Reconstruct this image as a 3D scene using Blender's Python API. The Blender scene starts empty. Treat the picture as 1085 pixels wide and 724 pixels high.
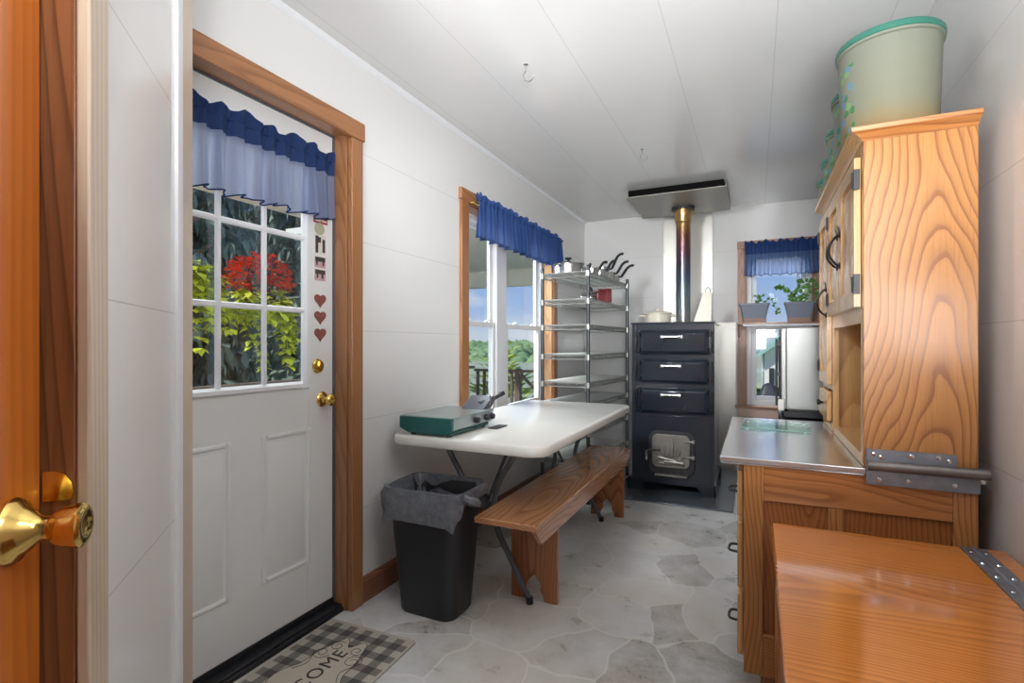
import bpy, bmesh, math, random
from mathutils import Vector, Matrix
R = math.radians
random.seed(7)
scene = bpy.context.scene
COL = scene.collection
ORG = {}          # world origin of every parent (roots are built unrotated, then turned)

# ------------------------------------------------------------------ materials
def lin(c):
    return tuple((x / 12.92 if x <= .04045 else ((x + .055) / 1.055) ** 2.4) for x in [k / 255 for k in c])
class NT:
    def __init__(s, name):
        s.m = bpy.data.materials.new(name); s.m.use_nodes = True
        s.t = s.m.node_tree; s.n = s.t.nodes; s.b = s.n['Principled BSDF']
    def node(s, typ, **kw):
        n = s.n.new(typ)
        for k, v in kw.items():
            if hasattr(n, k): setattr(n, k, v)
            else: n.inputs[k].default_value = v
        return n
    def L(s, a, b): s.t.links.new(a, b)
    def math(s, op, a, b=None, c=None):
        n = s.n.new('ShaderNodeMath'); n.operation = op
        for i, q in enumerate((a, b, c)):
            if q is None: continue
            if isinstance(q, (int, float)): n.inputs[i].default_value = q
            else: s.L(q, n.inputs[i])
        return n.outputs[0]
    def mix(s, fac, a, b):
        n = s.n.new('ShaderNodeMix'); n.data_type = 'RGBA'
        for i, q in ((0, fac), (6, a), (7, b)):
            if isinstance(q, (int, float)): n.inputs[i].default_value = q
            elif isinstance(q, tuple): n.inputs[i].default_value = (*q, 1)
            else: s.L(q, n.inputs[i])
        return n.outputs[2]
    def noise(s, vec, scale, detail=2, rough=.5, scl=None):
        if scl:
            mp = s.n.new('ShaderNodeMapping'); mp.inputs['Scale'].default_value = scl; s.L(vec, mp.inputs[0]); vec = mp.outputs[0]
        n = s.n.new('ShaderNodeTexNoise'); n.inputs['Scale'].default_value = scale; n.inputs['Detail'].default_value = detail
        n.inputs['Roughness'].default_value = rough
        s.L(vec, n.inputs['Vector']); return n.outputs['Fac']
    def ramp(s, fac, stops):
        n = s.n.new('ShaderNodeValToRGB'); e = n.color_ramp.elements
        while len(e) < len(stops): e.new(.5)
        for k, (p, c) in enumerate(stops):
            e[k].position = p; e[k].color = (*c, 1) if isinstance(c, tuple) else (c, c, c, 1)
        s.L(fac, n.inputs[0]); return n.outputs[0]
    def obj(s): return s.n.new('ShaderNodeTexCoord').outputs['Object']
    def pos(s): return s.n.new('ShaderNodeNewGeometry').outputs['Position']
    def sep(s, v):
        n = s.n.new('ShaderNodeSeparateXYZ'); s.L(v, n.inputs[0]); return n.outputs
    def bump(s, h, strength=.2, dist=.01):
        n = s.n.new('ShaderNodeBump'); n.inputs['Strength'].default_value = strength; n.inputs['Distance'].default_value = dist
        s.L(h, n.inputs['Height']); s.L(n.outputs[0], s.b.inputs['Normal'])
    def set(s, **kw):
        for k, v in kw.items():
            i = s.b.inputs[k.replace('_', ' ')]
            if isinstance(v, tuple): i.default_value = (*v, 1) if len(v) == 3 else v
            elif isinstance(v, (int, float)): i.default_value = v
            else: s.L(v, i)
        return s

def plain(name, rgb, rough=.5, metal=0, var=.06, scale=30, coat=0, spec=.5, bump=0):
    t = NT(name); c = lin(rgb); f = t.noise(t.obj(), scale, 3)
    d = tuple(x * (1 - var) for x in c); l = tuple(min(1, x * (1 + var)) for x in c)
    t.set(Base_Color=t.mix(f, d, l), Roughness=rough, Metallic=metal, Coat_Weight=coat, Coat_Roughness=.08)
    t.b.inputs['Specular IOR Level'].default_value = spec
    if bump: t.bump(f, bump, .005)
    return t.m

def oak(name, base, dark, axis='z', rough=.3, coat=.3, ring=.018, centre=(0, .05, 0), wob=.05, slope=.12, line=.5, stretch=.35, pore=.35):
    """flat-sawn oak: growth rings round a slightly tilted, wobbling pith, cut by the board's own faces"""
    t = NT(name); P = t.pos(); x, y, z = t.sep(P)
    o = {'x': (y, z, x), 'y': (x, z, y), 'z': (x, y, z)}[axis]
    cx, cy = {'x': (centre[1], centre[2]), 'y': (centre[0], centre[2]), 'z': (centre[0], centre[1])}[axis]
    sc = {'x': (stretch, 1, 1), 'y': (1, stretch, 1), 'z': (1, 1, stretch)}[axis]
    n1 = t.noise(P, 3.2, 1.5, .5, sc); n2 = t.noise(P, 11, 2, .5, sc)
    w = t.math('ADD', t.math('MULTIPLY', t.math('SUBTRACT', n1, .5), wob * 4), t.math('MULTIPLY', t.math('SUBTRACT', n2, .5), wob * .45))
    a = t.math('SUBTRACT', o[0], cx)
    b = t.math('ADD', t.math('SUBTRACT', o[1], cy), t.math('MULTIPLY', o[2], slope))
    r = t.math('SQRT', t.math('ADD', t.math('MULTIPLY', a, a), t.math('MULTIPLY', b, b)))
    v = t.math('FRACT', t.math('DIVIDE', t.math('ADD', t.math('ADD', r, w), 20.0), ring))
    c1, c2 = lin(base), lin(dark)
    mid = tuple(.72 * p + .28 * q for p, q in zip(c1, c2)); pale = tuple(min(1, p * 1.08) for p in c1)
    m2 = tuple((1 - line) * p + line * q for p, q in zip(c1, c2))
    colr = t.ramp(v, [(0, m2), (.10, m2), (.22, mid), (.5, c1), (.85, pale), (.97, c1), (1, m2)])
    ps = {'x': (6, 260, 260), 'y': (260, 6, 260), 'z': (260, 260, 6)}[axis]
    pn = t.noise(P, 1, 2, .6, ps)
    pm = t.math('MULTIPLY', t.ramp(pn, [(.3, 1.0), (.5, 0.0)]), pore)
    bl = t.noise(P, 1.7, 1)
    fin = t.mix(pm, colr, c2)
    fin = t.mix(t.math('MULTIPLY', bl, .22), fin, mid)
    t.set(Base_Color=fin, Roughness=rough, Coat_Weight=coat, Coat_Roughness=.12)
    t.bump(pn, .05, .002)
    return t.m

M = {}
M['cup'] = oak('oak_cupboard', (186, 130, 74), (130, 76, 40), 'z', .3, .3, .016, (.44, 1.91, 0), .062, .13, .8, .3)
M['cupf'] = oak('oak_cupboard_front_lit', (208, 166, 112), (166, 114, 68), 'z', .25, .4, .011, (.40, 2.0, 0), .02, .06, .5, .25)  # paler oak: the brighter light on the cupboard front is put into the colour
M['cupx'] = oak('oak_rail', (184, 124, 70), (132, 76, 40), 'x', .3, .3, .012, (0, 1.90, .70), .04, .08, .7, .3)
M['cuppan'] = oak('oak_dark_panel', (170, 108, 60), (116, 64, 34), 'z', .35, .2, .012, (.15, 1.95, 0), .045, .10, .7, .3)
M['chest'] = oak('oak_chest', (206, 128, 56), (146, 78, 30), 'x', .12, 1.0, .012, (0, 1.35, .54), .05, .04, .5, .2, .35)
M['bench'] = oak('oak_bench_seat', (192, 136, 92), (136, 82, 50), 'y', .2, .6, .013, (-.9, 0, .38), .04, .05, .6, .25)
M['benchleg'] = oak('oak_bench_leg', (168, 108, 68), (104, 58, 34), 'z', .32, .3, .012, (-.92, 2.24, 0), .04, .10, .75, .25)
M['casing'] = oak('oak_casing', (162, 112, 72), (114, 70, 42), 'z', .35, .3, .014, (-1.66, 1.6, 0), .04, .05, .5, .2)
M['casing_y'] = oak('oak_casing_head', (162, 110, 70), (114, 70, 42), 'y', .35, .3, .014, (-1.66, 0, 2.15), .04, .04, .5, .2)
M['casing_x'] = oak('oak_casing_across', (168, 128, 100), (122, 82, 60), 'x', .4, .2, .014, (0, 5.2, 2.1), .04, .04, .5, .2)
M['casing_p'] = oak('oak_casing_pale', (172, 132, 108), (128, 88, 66), 'z', .4, .2, .014, (-.1, 5.2, 0), .04, .05, .5, .2)
M['jamb'] = oak('oak_jamb_lit', (200, 158, 116), (152, 104, 68), 'z', .4, .2, .012, (-1.64, 4.30, 0), .04, .06, .6, .2)  # paler than the casing: frontal light on the jamb is in the colour
M['base'] = oak('oak_baseboard', (146, 94, 66), (84, 42, 30), 'y', .3, .4, .012, (-1.64, 0, .06), .04, .10, .85, .25)
M['odoor'] = oak('oak_varnished_door', (208, 116, 38), (172, 88, 26), 'z', .22, .7, .02, (-.5, .1, 0), .03, .03, .3, .15, .15)
M['ojamb'] = oak('oak_dark_jamb', (136, 86, 52), (84, 48, 28), 'z', .35, .3, .006, (-.75, .4, 0), .015, .03, .7, .15)
M['ocase'] = oak('pale_wood_casing', (200, 182, 160), (168, 144, 120), 'z', .35, .3, .014, (-.8, .45, 0), .02, .03, .35, .15, .2)

M['steel'] = plain('white_painted_steel', (222, 224, 224), .35, 0, .015, 4)
M['vinyl'] = plain('white_vinyl_frame', (226, 228, 232), .35, 0, .01)
M['black'] = plain('black_plastic', (33, 35, 40), .42, 0, .1, 20)
M['blackm'] = plain('black_metal', (24, 24, 26), .4, .3)
M['brass'] = plain('polished_brass', (226, 192, 112), .12, 1, .04, 6)
M['chrome'] = plain('chrome', (215, 218, 222), .14, 1, .04, 10)
M['inox'] = plain('stainless_pan', (206, 206, 204), .25, 1, .06, 14)
M['grey'] = plain('grey_tube', (92, 96, 104), .38, .3)
M['postg'] = plain('grey_epoxy_post', (74, 79, 82), .35, .4)
M['wire'] = plain('chrome_wire', (178, 180, 178), .3, .75)
M['liner'] = plain('white_shelf_liner', (214, 214, 208), .45)
M['tabtop'] = plain('white_blow_moulded_plastic', (224, 223, 218), .28, 0, .03, 5)
M['enamel'] = plain('navy_black_enamel', (34, 42, 54), .14, .1, .12, 9, .6)
M['enamel2'] = plain('dark_enamel_body', (40, 47, 58), .22, .1, .14, 5, .4)
M['gapshade'] = plain('matt_black', (16, 16, 16), .9, spec=.1)  # flat black that paints the shade above the ceiling plate
M['iron'] = plain('grey_cast_iron', (142, 140, 134), .42, .6, .25, 24, bump=.3)
M['irond'] = plain('dark_cast_iron', (62, 62, 64), .5, .4, .2, 24)
M['green'] = plain('dark_green_enamel', (18, 86, 84), .3, 0, .12, 12, .3)
M['steelg'] = plain('brushed_grey_steel', (170, 182, 182), .3, .7, .08, 8)
M['galv'] = plain('galvanised_bracket', (134, 140, 150), .45, .7, .35, 34)
M['galvd'] = plain('stained_hinge_barrel', (120, 116, 114), .42, .7, .45, 16)
M['sheet'] = plain('pale_sheet_metal', (190, 189, 182), .38, .6, .05, 3)
M['hood'] = plain('grey_metal_plate', (152, 150, 142), .42, .45, .06, 4)
M['pad'] = plain('hearth_sheet', (120, 130, 140), .22, .6, .12, 3)
M['cream'] = plain('cream_enamel', (228, 222, 204), .3, 0, .03)
M['planter'] = plain('grey_planter_plastic', (132, 142, 158), .45)
M['saucer'] = plain('pink_planter_tray', (176, 142, 130), .5)
M['lid'] = plain('green_plastic_lid', (48, 112, 96), .35, 0, .05)
M['leafd'] = plain('decal_green', (70, 150, 84), .4, 0, .25, 40)
M['leafl'] = plain('decal_pale_green', (128, 190, 120), .4, 0, .2, 40)
M['blued'] = plain('decal_blue', (108, 158, 190), .4, 0, .25, 40)
M['oven'] = plain('grey_oven_panel', (150, 152, 150), .35, .35, .04, 4)
M['white'] = plain('white_plastic', (226, 226, 222), .35)
M['red'] = plain('dark_red_enamel', (122, 30, 36), .35)
M['heart'] = plain('printed_red_heart', (136, 82, 76), .5, 0, .45, 120)
M['photo'] = plain('photo_dark', (66, 62, 62), .4, 0, .6, 60)
M['photop'] = plain('photo_pink', (190, 160, 164), .4, 0, .2, 60)
M['photow'] = plain('photo_pale', (214, 210, 204), .4, 0, .1, 60)
M['redp'] = plain('red_print', (178, 48, 56), .45)
M['sage'] = plain('sage_round_magnet', (176, 176, 150), .45)
M['ink'] = plain('black_print', (52, 50, 50), .8)
M['matb'] = plain('mat_edge', (70, 66, 62), .9)
M['stem'] = plain('plant_stem', (96, 104, 62), .6)
M['ivy'] = plain('ivy_leaf', (98, 146, 70), .5, 0, .35, 20)
M['soil'] = plain('potting_soil', (70, 54, 42), .9)
M['rail'] = plain('weathered_rail', (116, 100, 90), .8, 0, .2)
M['deck'] = plain('deck_boards', (186, 178, 168), .8, 0, .15)
M['soffit'] = plain('porch_soffit', (226, 226, 214), .7, 0, .03)
M['spruce'] = plain('spruce_needles', (122, 136, 122), .8, 0, .5, 4)
M['bark'] = plain('bark', (92, 78, 66), .9)
M['lime'] = plain('lime_leaf', (196, 208, 62), .5, 0, .25, 9)
M['redfl'] = plain('red_flower', (236, 78, 44), .55, 0, .25, 9)
M['purple'] = plain('dark_purple_leaf', (72, 50, 72), .55)
M['forest'] = plain('woodland', (122, 150, 100), .9, 0, .55, .7)
M['grass'] = plain('lawn', (160, 168, 138), .9, 0, .2, .5)
M['barnw'] = plain('barn_white', (226, 226, 218), .7)
M['barnr'] = plain('barn_green_roof', (150, 186, 172), .5)
M['pink'] = plain('pinkish_sill', (206, 176, 162), .4)

def glass(name, tint=(235, 242, 240), refl=.06):
    t = NT(name); n = t.n; tr = t.node('ShaderNodeBsdfTransparent'); tr.inputs[0].default_value = (*lin(tint), 1)
    gl = t.node('ShaderNodeBsdfGlossy', Roughness=.02); mx = n.new('ShaderNodeMixShader'); mx.inputs[0].default_value = refl
    t.L(tr.outputs[0], mx.inputs[1]); t.L(gl.outputs[0], mx.inputs[2]); t.L(mx.outputs[0], n['Material Output'].inputs[0]); return t.m
M['glass'] = glass('window_glass', (248, 250, 250), .04)
M['plate'] = glass('green_glass_plate', (236, 246, 242), .12)
M['plateg'] = plain('green_glass_edge', (126, 170, 154), .15)

def fabric(name, rgb, trans, clear, wv=500):
    t = NT(name); n = t.n; f = t.noise(t.obj(), wv, 2); c = lin(rgb)
    colr = t.mix(f, tuple(x * .8 for x in c), tuple(min(1, x * 1.2) for x in c))
    t.set(Base_Color=colr, Roughness=.9); t.b.inputs['Specular IOR Level'].default_value = .15
    tl = t.node('ShaderNodeBsdfTranslucent'); t.L(t.mix(.35, colr, (.75, .78, .9)), tl.inputs[0])
    tr = t.node('ShaderNodeBsdfTransparent'); tr.inputs[0].default_value = (.9, .92, 1, 1)
    a = n.new('ShaderNodeMixShader'); a.inputs[0].default_value = trans; b = n.new('ShaderNodeMixShader'); b.inputs[0].default_value = clear
    t.L(t.b.outputs[0], a.inputs[1]); t.L(tl.outputs[0], a.inputs[2]); t.L(a.outputs[0], b.inputs[1]); t.L(tr.outputs[0], b.inputs[2])
    t.L(b.outputs[0], n['Material Output'].inputs[0]); return t.m
M['navy'] = fabric('navy_double_cloth', (34, 52, 92), .05, .0)
M['sheer'] = fabric('blue_sheer_cloth', (124, 134, 166), .45, .16)
M['blue'] = fabric('blue_gathered_cloth', (46, 74, 130), .16, .03)
M['sheer2'] = fabric('light_blue_cloth', (84, 120, 176), .38, .2)

def plastic_shell():
    t = NT('translucent_canister'); n = t.n; x, y, z = t.sep(t.obj()); f = t.noise(t.obj(), 9, 2)
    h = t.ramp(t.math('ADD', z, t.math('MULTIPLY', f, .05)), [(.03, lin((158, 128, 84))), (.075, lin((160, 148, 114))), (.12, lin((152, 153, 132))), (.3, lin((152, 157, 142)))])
    an = t.math('ARCTAN2', y, x); cv = t.n.new('ShaderNodeCombineXYZ'); t.L(t.math('MULTIPLY', an, .12), cv.inputs[0]); t.L(z, cv.inputs[1])
    vo = t.n.new('ShaderNodeTexVoronoi'); vo.voronoi_dimensions = '2D'; vo.inputs['Scale'].default_value = 36; vo.inputs['Randomness'].default_value = .8; t.L(cv.outputs[0], vo.inputs['Vector'])
    blob = t.math('LESS_THAN', vo.outputs['Distance'], .40); rc = t.sep(vo.outputs['Color'])
    aa = t.math('MULTIPLY', t.math('LESS_THAN', t.math('ABSOLUTE', t.math('ADD', t.math('ABSOLUTE', an), -2.9)), .42), t.math('LESS_THAN', rc[2], .8))
    zz = t.math('MULTIPLY', t.math('GREATER_THAN', z, .02), t.math('LESS_THAN', z, .24))
    dc = t.ramp(rc[0], [(0, lin((84, 150, 92))), (.35, lin((138, 190, 128))), (.6, lin((120, 164, 190))), (1, lin((96, 140, 176)))]); dc.node.color_ramp.interpolation = 'CONSTANT'
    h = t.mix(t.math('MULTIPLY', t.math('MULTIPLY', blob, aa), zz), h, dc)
    t.set(Base_Color=h, Roughness=.35)
    tl = t.node('ShaderNodeBsdfTranslucent'); t.L(h, tl.inputs[0]); a = n.new('ShaderNodeMixShader'); a.inputs[0].default_value = .4
    t.L(t.b.outputs[0], a.inputs[1]); t.L(tl.outputs[0], a.inputs[2]); t.L(a.outputs[0], n['Material Output'].inputs[0]); return t.m
M['shell'] = plastic_shell()

def bag_mat():
    t = NT('grey_bin_liner'); f = t.noise(t.obj(), 38, 3, .6); v = t.node('ShaderNodeTexVoronoi', Scale=60.0); t.L(t.obj(), v.inputs['Vector'])
    t.set(Base_Color=t.mix(f, lin((78, 82, 90)), lin((128, 132, 140))), Roughness=.24); t.bump(t.math('ADD', f, t.math('MULTIPLY', v.outputs['Distance'], .5)), .35, .01); return t.m
M['bag'] = bag_mat()

def panel(name, axis, off, rgb, rough=.14, seam=.0024):
    t = NT(name); P = t.pos(); o = t.sep(P); q = {'x': o[0], 'y': o[1], 'z': o[2]}[axis]
    fr = t.math('FRACT', t.math('ADD', t.math('DIVIDE', t.math('SUBTRACT', q, off - seam / 2), .4), 10))
    line = t.math('LESS_THAN', fr, seam / .4)
    sc = {'x': (1, .35, 1), 'z': (.35, .35, 1)}[axis]
    w = t.noise(P, 2.6, 2, .5, sc)
    c = lin(rgb); t.set(Base_Color=t.mix(line, c, tuple(k * .74 for k in c)), Roughness=rough)
    t.b.inputs['Specular IOR Level'].default_value = .55
    t.bump(t.math('SUBTRACT', w, t.math('MULTIPLY', line, .08)), .22, .02)
    return t.m
M['wall'] = panel('white_wall_panelling', 'z', .02, (222, 222, 221), .13)
M['ceil'] = panel('white_ceiling_panelling', 'x', .077, (216, 216, 215), .16)

def floor_mat():
    t = NT('stone_pattern_vinyl'); P = t.pos(); n = t.n
    wn = t.node('ShaderNodeTexNoise', Scale=3.0); t.L(P, wn.inputs['Vector'])
    va = n.new('ShaderNodeVectorMath'); va.operation = 'MULTIPLY_ADD'; va.inputs[1].default_value = (.22, .22, 0); t.L(wn.outputs['Color'], va.inputs[0]); t.L(P, va.inputs[2])
    v = n.new('ShaderNodeTexVoronoi'); v.feature = 'DISTANCE_TO_EDGE'; v.voronoi_dimensions = '2D'; v.inputs['Scale'].default_value = 3.3; t.L(va.outputs[0], v.inputs['Vector'])
    v2 = n.new('ShaderNodeTexVoronoi'); v2.voronoi_dimensions = '2D'; v2.inputs['Scale'].default_value = 3.3; t.L(va.outputs[0], v2.inputs['Vector'])
    cr = t.sep(v2.outputs['Color'])[0]
    n1 = t.noise(P, 7, 5, .65); n2 = t.noise(P, 22, 4, .6)
    stone = t.ramp(t.math('ADD', t.math('MULTIPLY', n1, .75), t.math('MULTIPLY', cr, .34)), [(.28, lin((154, 150, 144))), (.5, lin((195, 195, 195))), (.72, lin((212, 213, 214)))])
    warm = t.ramp(t.noise(P, 1.6, 3), [(.46, 0.0), (.64, 1.0)])
    stone = t.mix(t.math('MULTIPLY', warm, .4), stone, lin((196, 182, 158)))
    vein = t.ramp(n2, [(.46, 0.0), (.5, .35), (.54, 0.0)]); stone = t.mix(vein, stone, lin((205, 202, 196)))
    g = t.ramp(v.outputs['Distance'], [(.0, 1.0), (.010, .8), (.024, 0.0)])
    t.set(Base_Color=t.mix(t.math('MULTIPLY', g, .7), stone, lin((220, 219, 214))), Roughness=t.math('MULTIPLY_ADD', n1, .2, .2))
    t.bump(t.math('ADD', n1, t.math('MULTIPLY', g, -.4)), .12, .01); return t.m
M['floor'] = floor_mat()

def brushed():
    t = NT('brushed_stainless_top'); P = t.obj(); f = t.noise(P, 1, 2, .5, (6, 260, 260)); g = t.noise(P, 6, 3)
    t.set(Base_Color=t.mix(g, lin((200, 203, 208)), lin((222, 224, 228))), Metallic=.95, Roughness=t.math('MULTIPLY_ADD', g, .15, .16)); t.bump(f, .04, .002); return t.m
M['counter'] = brushed()

def pipe_mat():
    t = NT('heat_blued_steel'); z = t.sep(t.pos())[2]; f = t.math('ADD', z, t.math('MULTIPLY', t.noise(t.pos(), 9, 3), .12))
    c = t.ramp(t.math('DIVIDE', t.math('SUBTRACT', f, 1.36), 1.0), [(0, lin((180, 180, 178))), (.16, lin((160, 168, 174))), (.3, lin((140, 166, 172))), (.44, lin((104, 122, 152))), (.58, lin((112, 92, 122))), (.7, lin((124, 82, 92))), (.84, lin((150, 100, 70))), (.94, lin((204, 164, 96)))]); c = t.mix(.15, c, (.35, .34, .34))
    t.set(Base_Color=c, Metallic=.9, Roughness=.24); return t.m
M['pipe'] = pipe_mat()

def mat_mat():
    t = NT('gingham_doormat'); x, y, z = t.sep(t.obj()); s = .038
    a = t.math('LESS_THAN', t.math('FRACT', t.math('ADD', t.math('DIVIDE', x, 2 * s), 10.25)), .5)
    b = t.math('LESS_THAN', t.math('FRACT', t.math('ADD', t.math('DIVIDE', y, 2 * s), 10.25)), .5)
    v = t.math('MULTIPLY', t.math('ADD', a, b), .5)
    c = t.ramp(v, [(0, lin((184, 176, 164))), (.4, lin((132, 126, 120))), (.8, lin((74, 70, 70)))])
    f = t.noise(t.obj(), 400, 2)
    mx = t.math('MAXIMUM', t.math('DIVIDE', t.math('ABSOLUTE', x), .205), t.math('DIVIDE', t.math('ABSOLUTE', y), .36))
    edge = t.math('GREATER_THAN', mx, .985); c = t.mix(edge, c, lin((190, 182, 170)))
    t.set(Base_Color=t.mix(t.math('MULTIPLY', f, .25), c, lin((120, 116, 110))), Roughness=.95); t.bump(f, .4, .004); return t.m
M['mat'] = mat_mat()
M['matc'] = plain('mat_centre_beige', (188, 180, 166), .95, 0, .12, 200)

# ------------------------------------------------------------------ mesh builder
ICO = {}
class MB:
    def __init__(s): s.b = bmesh.new()
    def box(s, x0, x1, y0, y1, z0, z1, mi=0):
        v = [s.b.verts.new(p) for p in ((x0, y0, z0), (x1, y0, z0), (x1, y1, z0), (x0, y1, z0), (x0, y0, z1), (x1, y0, z1), (x1, y1, z1), (x0, y1, z1))]
        for f in ((3, 2, 1, 0), (4, 5, 6, 7), (0, 1, 5, 4), (1, 2, 6, 5), (2, 3, 7, 6), (3, 0, 4, 7)):
            s.b.faces.new([v[i] for i in f]).material_index = mi
        return s
    def loft(s, rings, cap=True, close=True, mi=0):
        vs = [[s.b.verts.new(p) for p in r] for r in rings]; n = len(vs[0])
        for a, c in zip(vs, vs[1:]):
            for i in range(n if close else n - 1):
                s.b.faces.new((a[i], a[(i + 1) % n], c[(i + 1) % n], c[i])).material_index = mi
        if cap:
            s.b.faces.new(list(reversed(vs[0]))).material_index = mi; s.b.faces.new(vs[-1]).material_index = mi
        return s
    def tube(s, pts, r, n=8, mi=0, cap=True):
        P = [Vector(p) for p in pts]; rr = r if isinstance(r, (list, tuple)) else [r] * len(P)
        rings = []; up = None
        for i, p in enumerate(P):
            d = (P[min(i + 1, len(P) - 1)] - P[max(i - 1, 0)]).normalized()
            if up is None:
                up = Vector((0, 0, 1)) if abs(d.z) < .9 else Vector((1, 0, 0))
            u = (up - d * up.dot(d)).normalized(); w = d.cross(u); up = u
            rings.append([p + (u * math.cos(2 * math.pi * k / n) + w * math.sin(2 * math.pi * k / n)) * rr[i] for k in range(n)])
        return s.loft(rings, cap, True, mi)
    def cyl(s, a, b, r, r2=None, n=20, mi=0): return s.tube([a, b], [r, r if r2 is None else r2], n, mi)
    def lathe(s, prof, c=(0, 0, 0), n=32, cap=True, axis='z', mi=0, sx=1, sy=1):
        rings = []
        for r, h in prof:
            ring = []
            for k in range(n):
                a = 2 * math.pi * k / n; u, v = max(r, 1e-5) * math.cos(a) * sx, max(r, 1e-5) * math.sin(a) * sy
                q = {'z': (u, v, h), 'x': (h, u, v), 'y': (v, h, u)}[axis]
                ring.append((c[0] + q[0], c[1] + q[1], c[2] + q[2]))
            rings.append(ring)
        return s.loft(rings, cap, True, mi)
    def prism(s, poly, axis, a, b, mi=0):
        f = {'x': lambda p, h: (h, p[0], p[1]), 'y': lambda p, h: (p[0], h, p[1]), 'z': lambda p, h: (p[0], p[1], h)}[axis]
        return s.loft([[f(p, a) for p in poly], [f(p, b) for p in poly]], True, True, mi)
    def frustum(s, axis, r0, h0, r1, h1, mi=0):
        """r = (a0,a1,b0,b1) rectangles on the two other axes"""
        f = {'x': lambda a, b, h: (h, a, b), 'y': lambda a, b, h: (a, h, b), 'z': lambda a, b, h: (a, b, h)}[axis]
        q = lambda r, h: [f(r[0], r[2], h), f(r[1], r[2], h), f(r[1], r[3], h), f(r[0], r[3], h)]
        return s.loft([q(r0, h0), q(r1, h1)], True, True, mi)
    def grid(s, fn, nu, nv, mi=0, mif=None):
        vs = [[s.b.verts.new(fn(i / nu, j / nv)) for i in range(nu + 1)] for j in range(nv + 1)]
        for j in range(nv):
            for i in range(nu):
                f = s.b.faces.new((vs[j][i], vs[j][i + 1], vs[j + 1][i + 1], vs[j + 1][i]))
                f.material_index = mif(i / nu, j / nv) if mif else mi
        return s
    def ball(s, c, r, sub=2, sc=(1, 1, 1), mi=0):
        if sub not in ICO:
            t = bmesh.new(); bmesh.ops.create_icosphere(t, subdivisions=sub, radius=1); t.verts.index_update()
            ICO[sub] = ([v.co.copy() for v in t.verts], [[v.index for v in f.verts] for f in t.faces]); t.free()
        vs = [s.b.verts.new((c[0] + q.x * r * sc[0], c[1] + q.y * r * sc[1], c[2] + q.z * r * sc[2])) for q in ICO[sub][0]]
        for f in ICO[sub][1]: s.b.faces.new([vs[k] for k in f]).material_index = mi
        return s
    def leaf(s, p, d, up, L, W, mi=0, bend=.25):
        d = Vector(d).normalized(); u = Vector(up); w = d.cross(u)
        if w.length < 1e-3: w = d.orthogonal()
        w.normalize(); n = w.cross(d); p = Vector(p)
        a = s.b.verts.new(p); b = s.b.verts.new(p + d * L * .45 + w * W * .5 + n * bend * L * .2); c = s.b.verts.new(p + d * L - n * bend * L * .5)
        e = s.b.verts.new(p + d * L * .45 - w * W * .5 + n * bend * L * .2); m = s.b.verts.new(p + d * L * .5)
        for q in ((a, b, m), (b, c, m), (c, e, m), (e, a, m)):
            s.b.faces.new(q).material_index = mi
        return s
    def build(s, name, mats, parent=None, origin=None, bevel=0, smooth=True, angle=38, recalc=True, thick=0):
        if recalc: bmesh.ops.recalc_face_normals(s.b, faces=s.b.faces[:])
        o = ORG[parent.name] if parent is not None and origin is None else Vector(origin or (0, 0, 0))
        for v in s.b.verts: v.co -= Vector(o)
        me = bpy.data.meshes.new(name); s.b.to_mesh(me); s.b.free()
        for m in (mats if isinstance(mats, (list, tuple)) else [mats]): me.materials.append(M[m] if isinstance(m, str) else m)
        if smooth:
            for p in me.polygons: p.use_smooth = True
            me.set_sharp_from_angle(angle=R(angle))
        ob = bpy.data.objects.new(name, me); COL.objects.link(ob)
        if parent is not None:
            ob.parent = parent; ob.location = Vector(o) - ORG[parent.name]; ORG[ob.name] = Vector(o)
        else:
            ob.location = o; ORG[ob.name] = Vector(o)
        if thick:
            so = ob.modifiers.new('thickness', 'SOLIDIFY'); so.thickness = thick; so.offset = 0
        if bevel:
            bv = ob.modifiers.new('bevel', 'BEVEL'); bv.width = bevel; bv.segments = 2; bv.limit_method = 'ANGLE'; bv.angle_limit = R(40)
        return ob
def tag(o, label=None, cat=None, group=None, kind=None):
    if label: o['label'] = label
    if cat: o['category'] = cat
    if group: o['group'] = group
    if kind: o['kind'] = kind
    return o
def thing(name, label, cat, loc, group=None, kind=None):
    o = bpy.data.objects.new(name, None); COL.objects.link(o); o.location = loc; ORG[o.name] = Vector(loc)
    o.empty_display_size = .1
    return tag(o, label, cat, group, kind)
def copy_tree(o, parent=None):
    c = o.copy(); COL.objects.link(c)
    if parent is not None: c.parent = parent
    ORG[c.name] = ORG[o.name].copy()
    for ch in list(o.children): copy_tree(ch, c)
    return c
def arc(c, r, a0, a1, n, plane='xy'):
    out = []
    for i in range(n + 1):
        a = R(a0 + (a1 - a0) * i / n); u, v = r * math.cos(a), r * math.sin(a)
        out.append({'xy': (c[0] + u, c[1] + v, c[2]), 'xz': (c[0] + u, c[1], c[2] + v), 'yz': (c[0], c[1] + u, c[2] + v)}[plane])
    return out
def rrect(x0, x1, y0, y1, r, n=6):
    p = []
    for cx, cy, a in ((x1 - r, y0 + r, -90), (x1 - r, y1 - r, 0), (x0 + r, y1 - r, 90), (x0 + r, y0 + r, 180)):
        for i in range(n + 1):
            t = R(a + 90 * i / n); p.append((cx + r * math.cos(t), cy + r * math.sin(t)))
    return p
def smoothpath(pts, n=6):
    P = [Vector(p) for p in pts]; out = []
    for i in range(len(P) - 1):
        p0, p1, p2, p3 = P[max(i - 1, 0)], P[i], P[i + 1], P[min(i + 2, len(P) - 1)]
        for k in range(n):
            t = k / n
            out.append(.5 * ((2 * p1) + (p2 - p0) * t + (2 * p0 - 5 * p1 + 4 * p2 - p3) * t * t + (3 * p1 - p0 - 3 * p2 + p3) * t ** 3))
    out.append(P[-1]); return out
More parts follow.
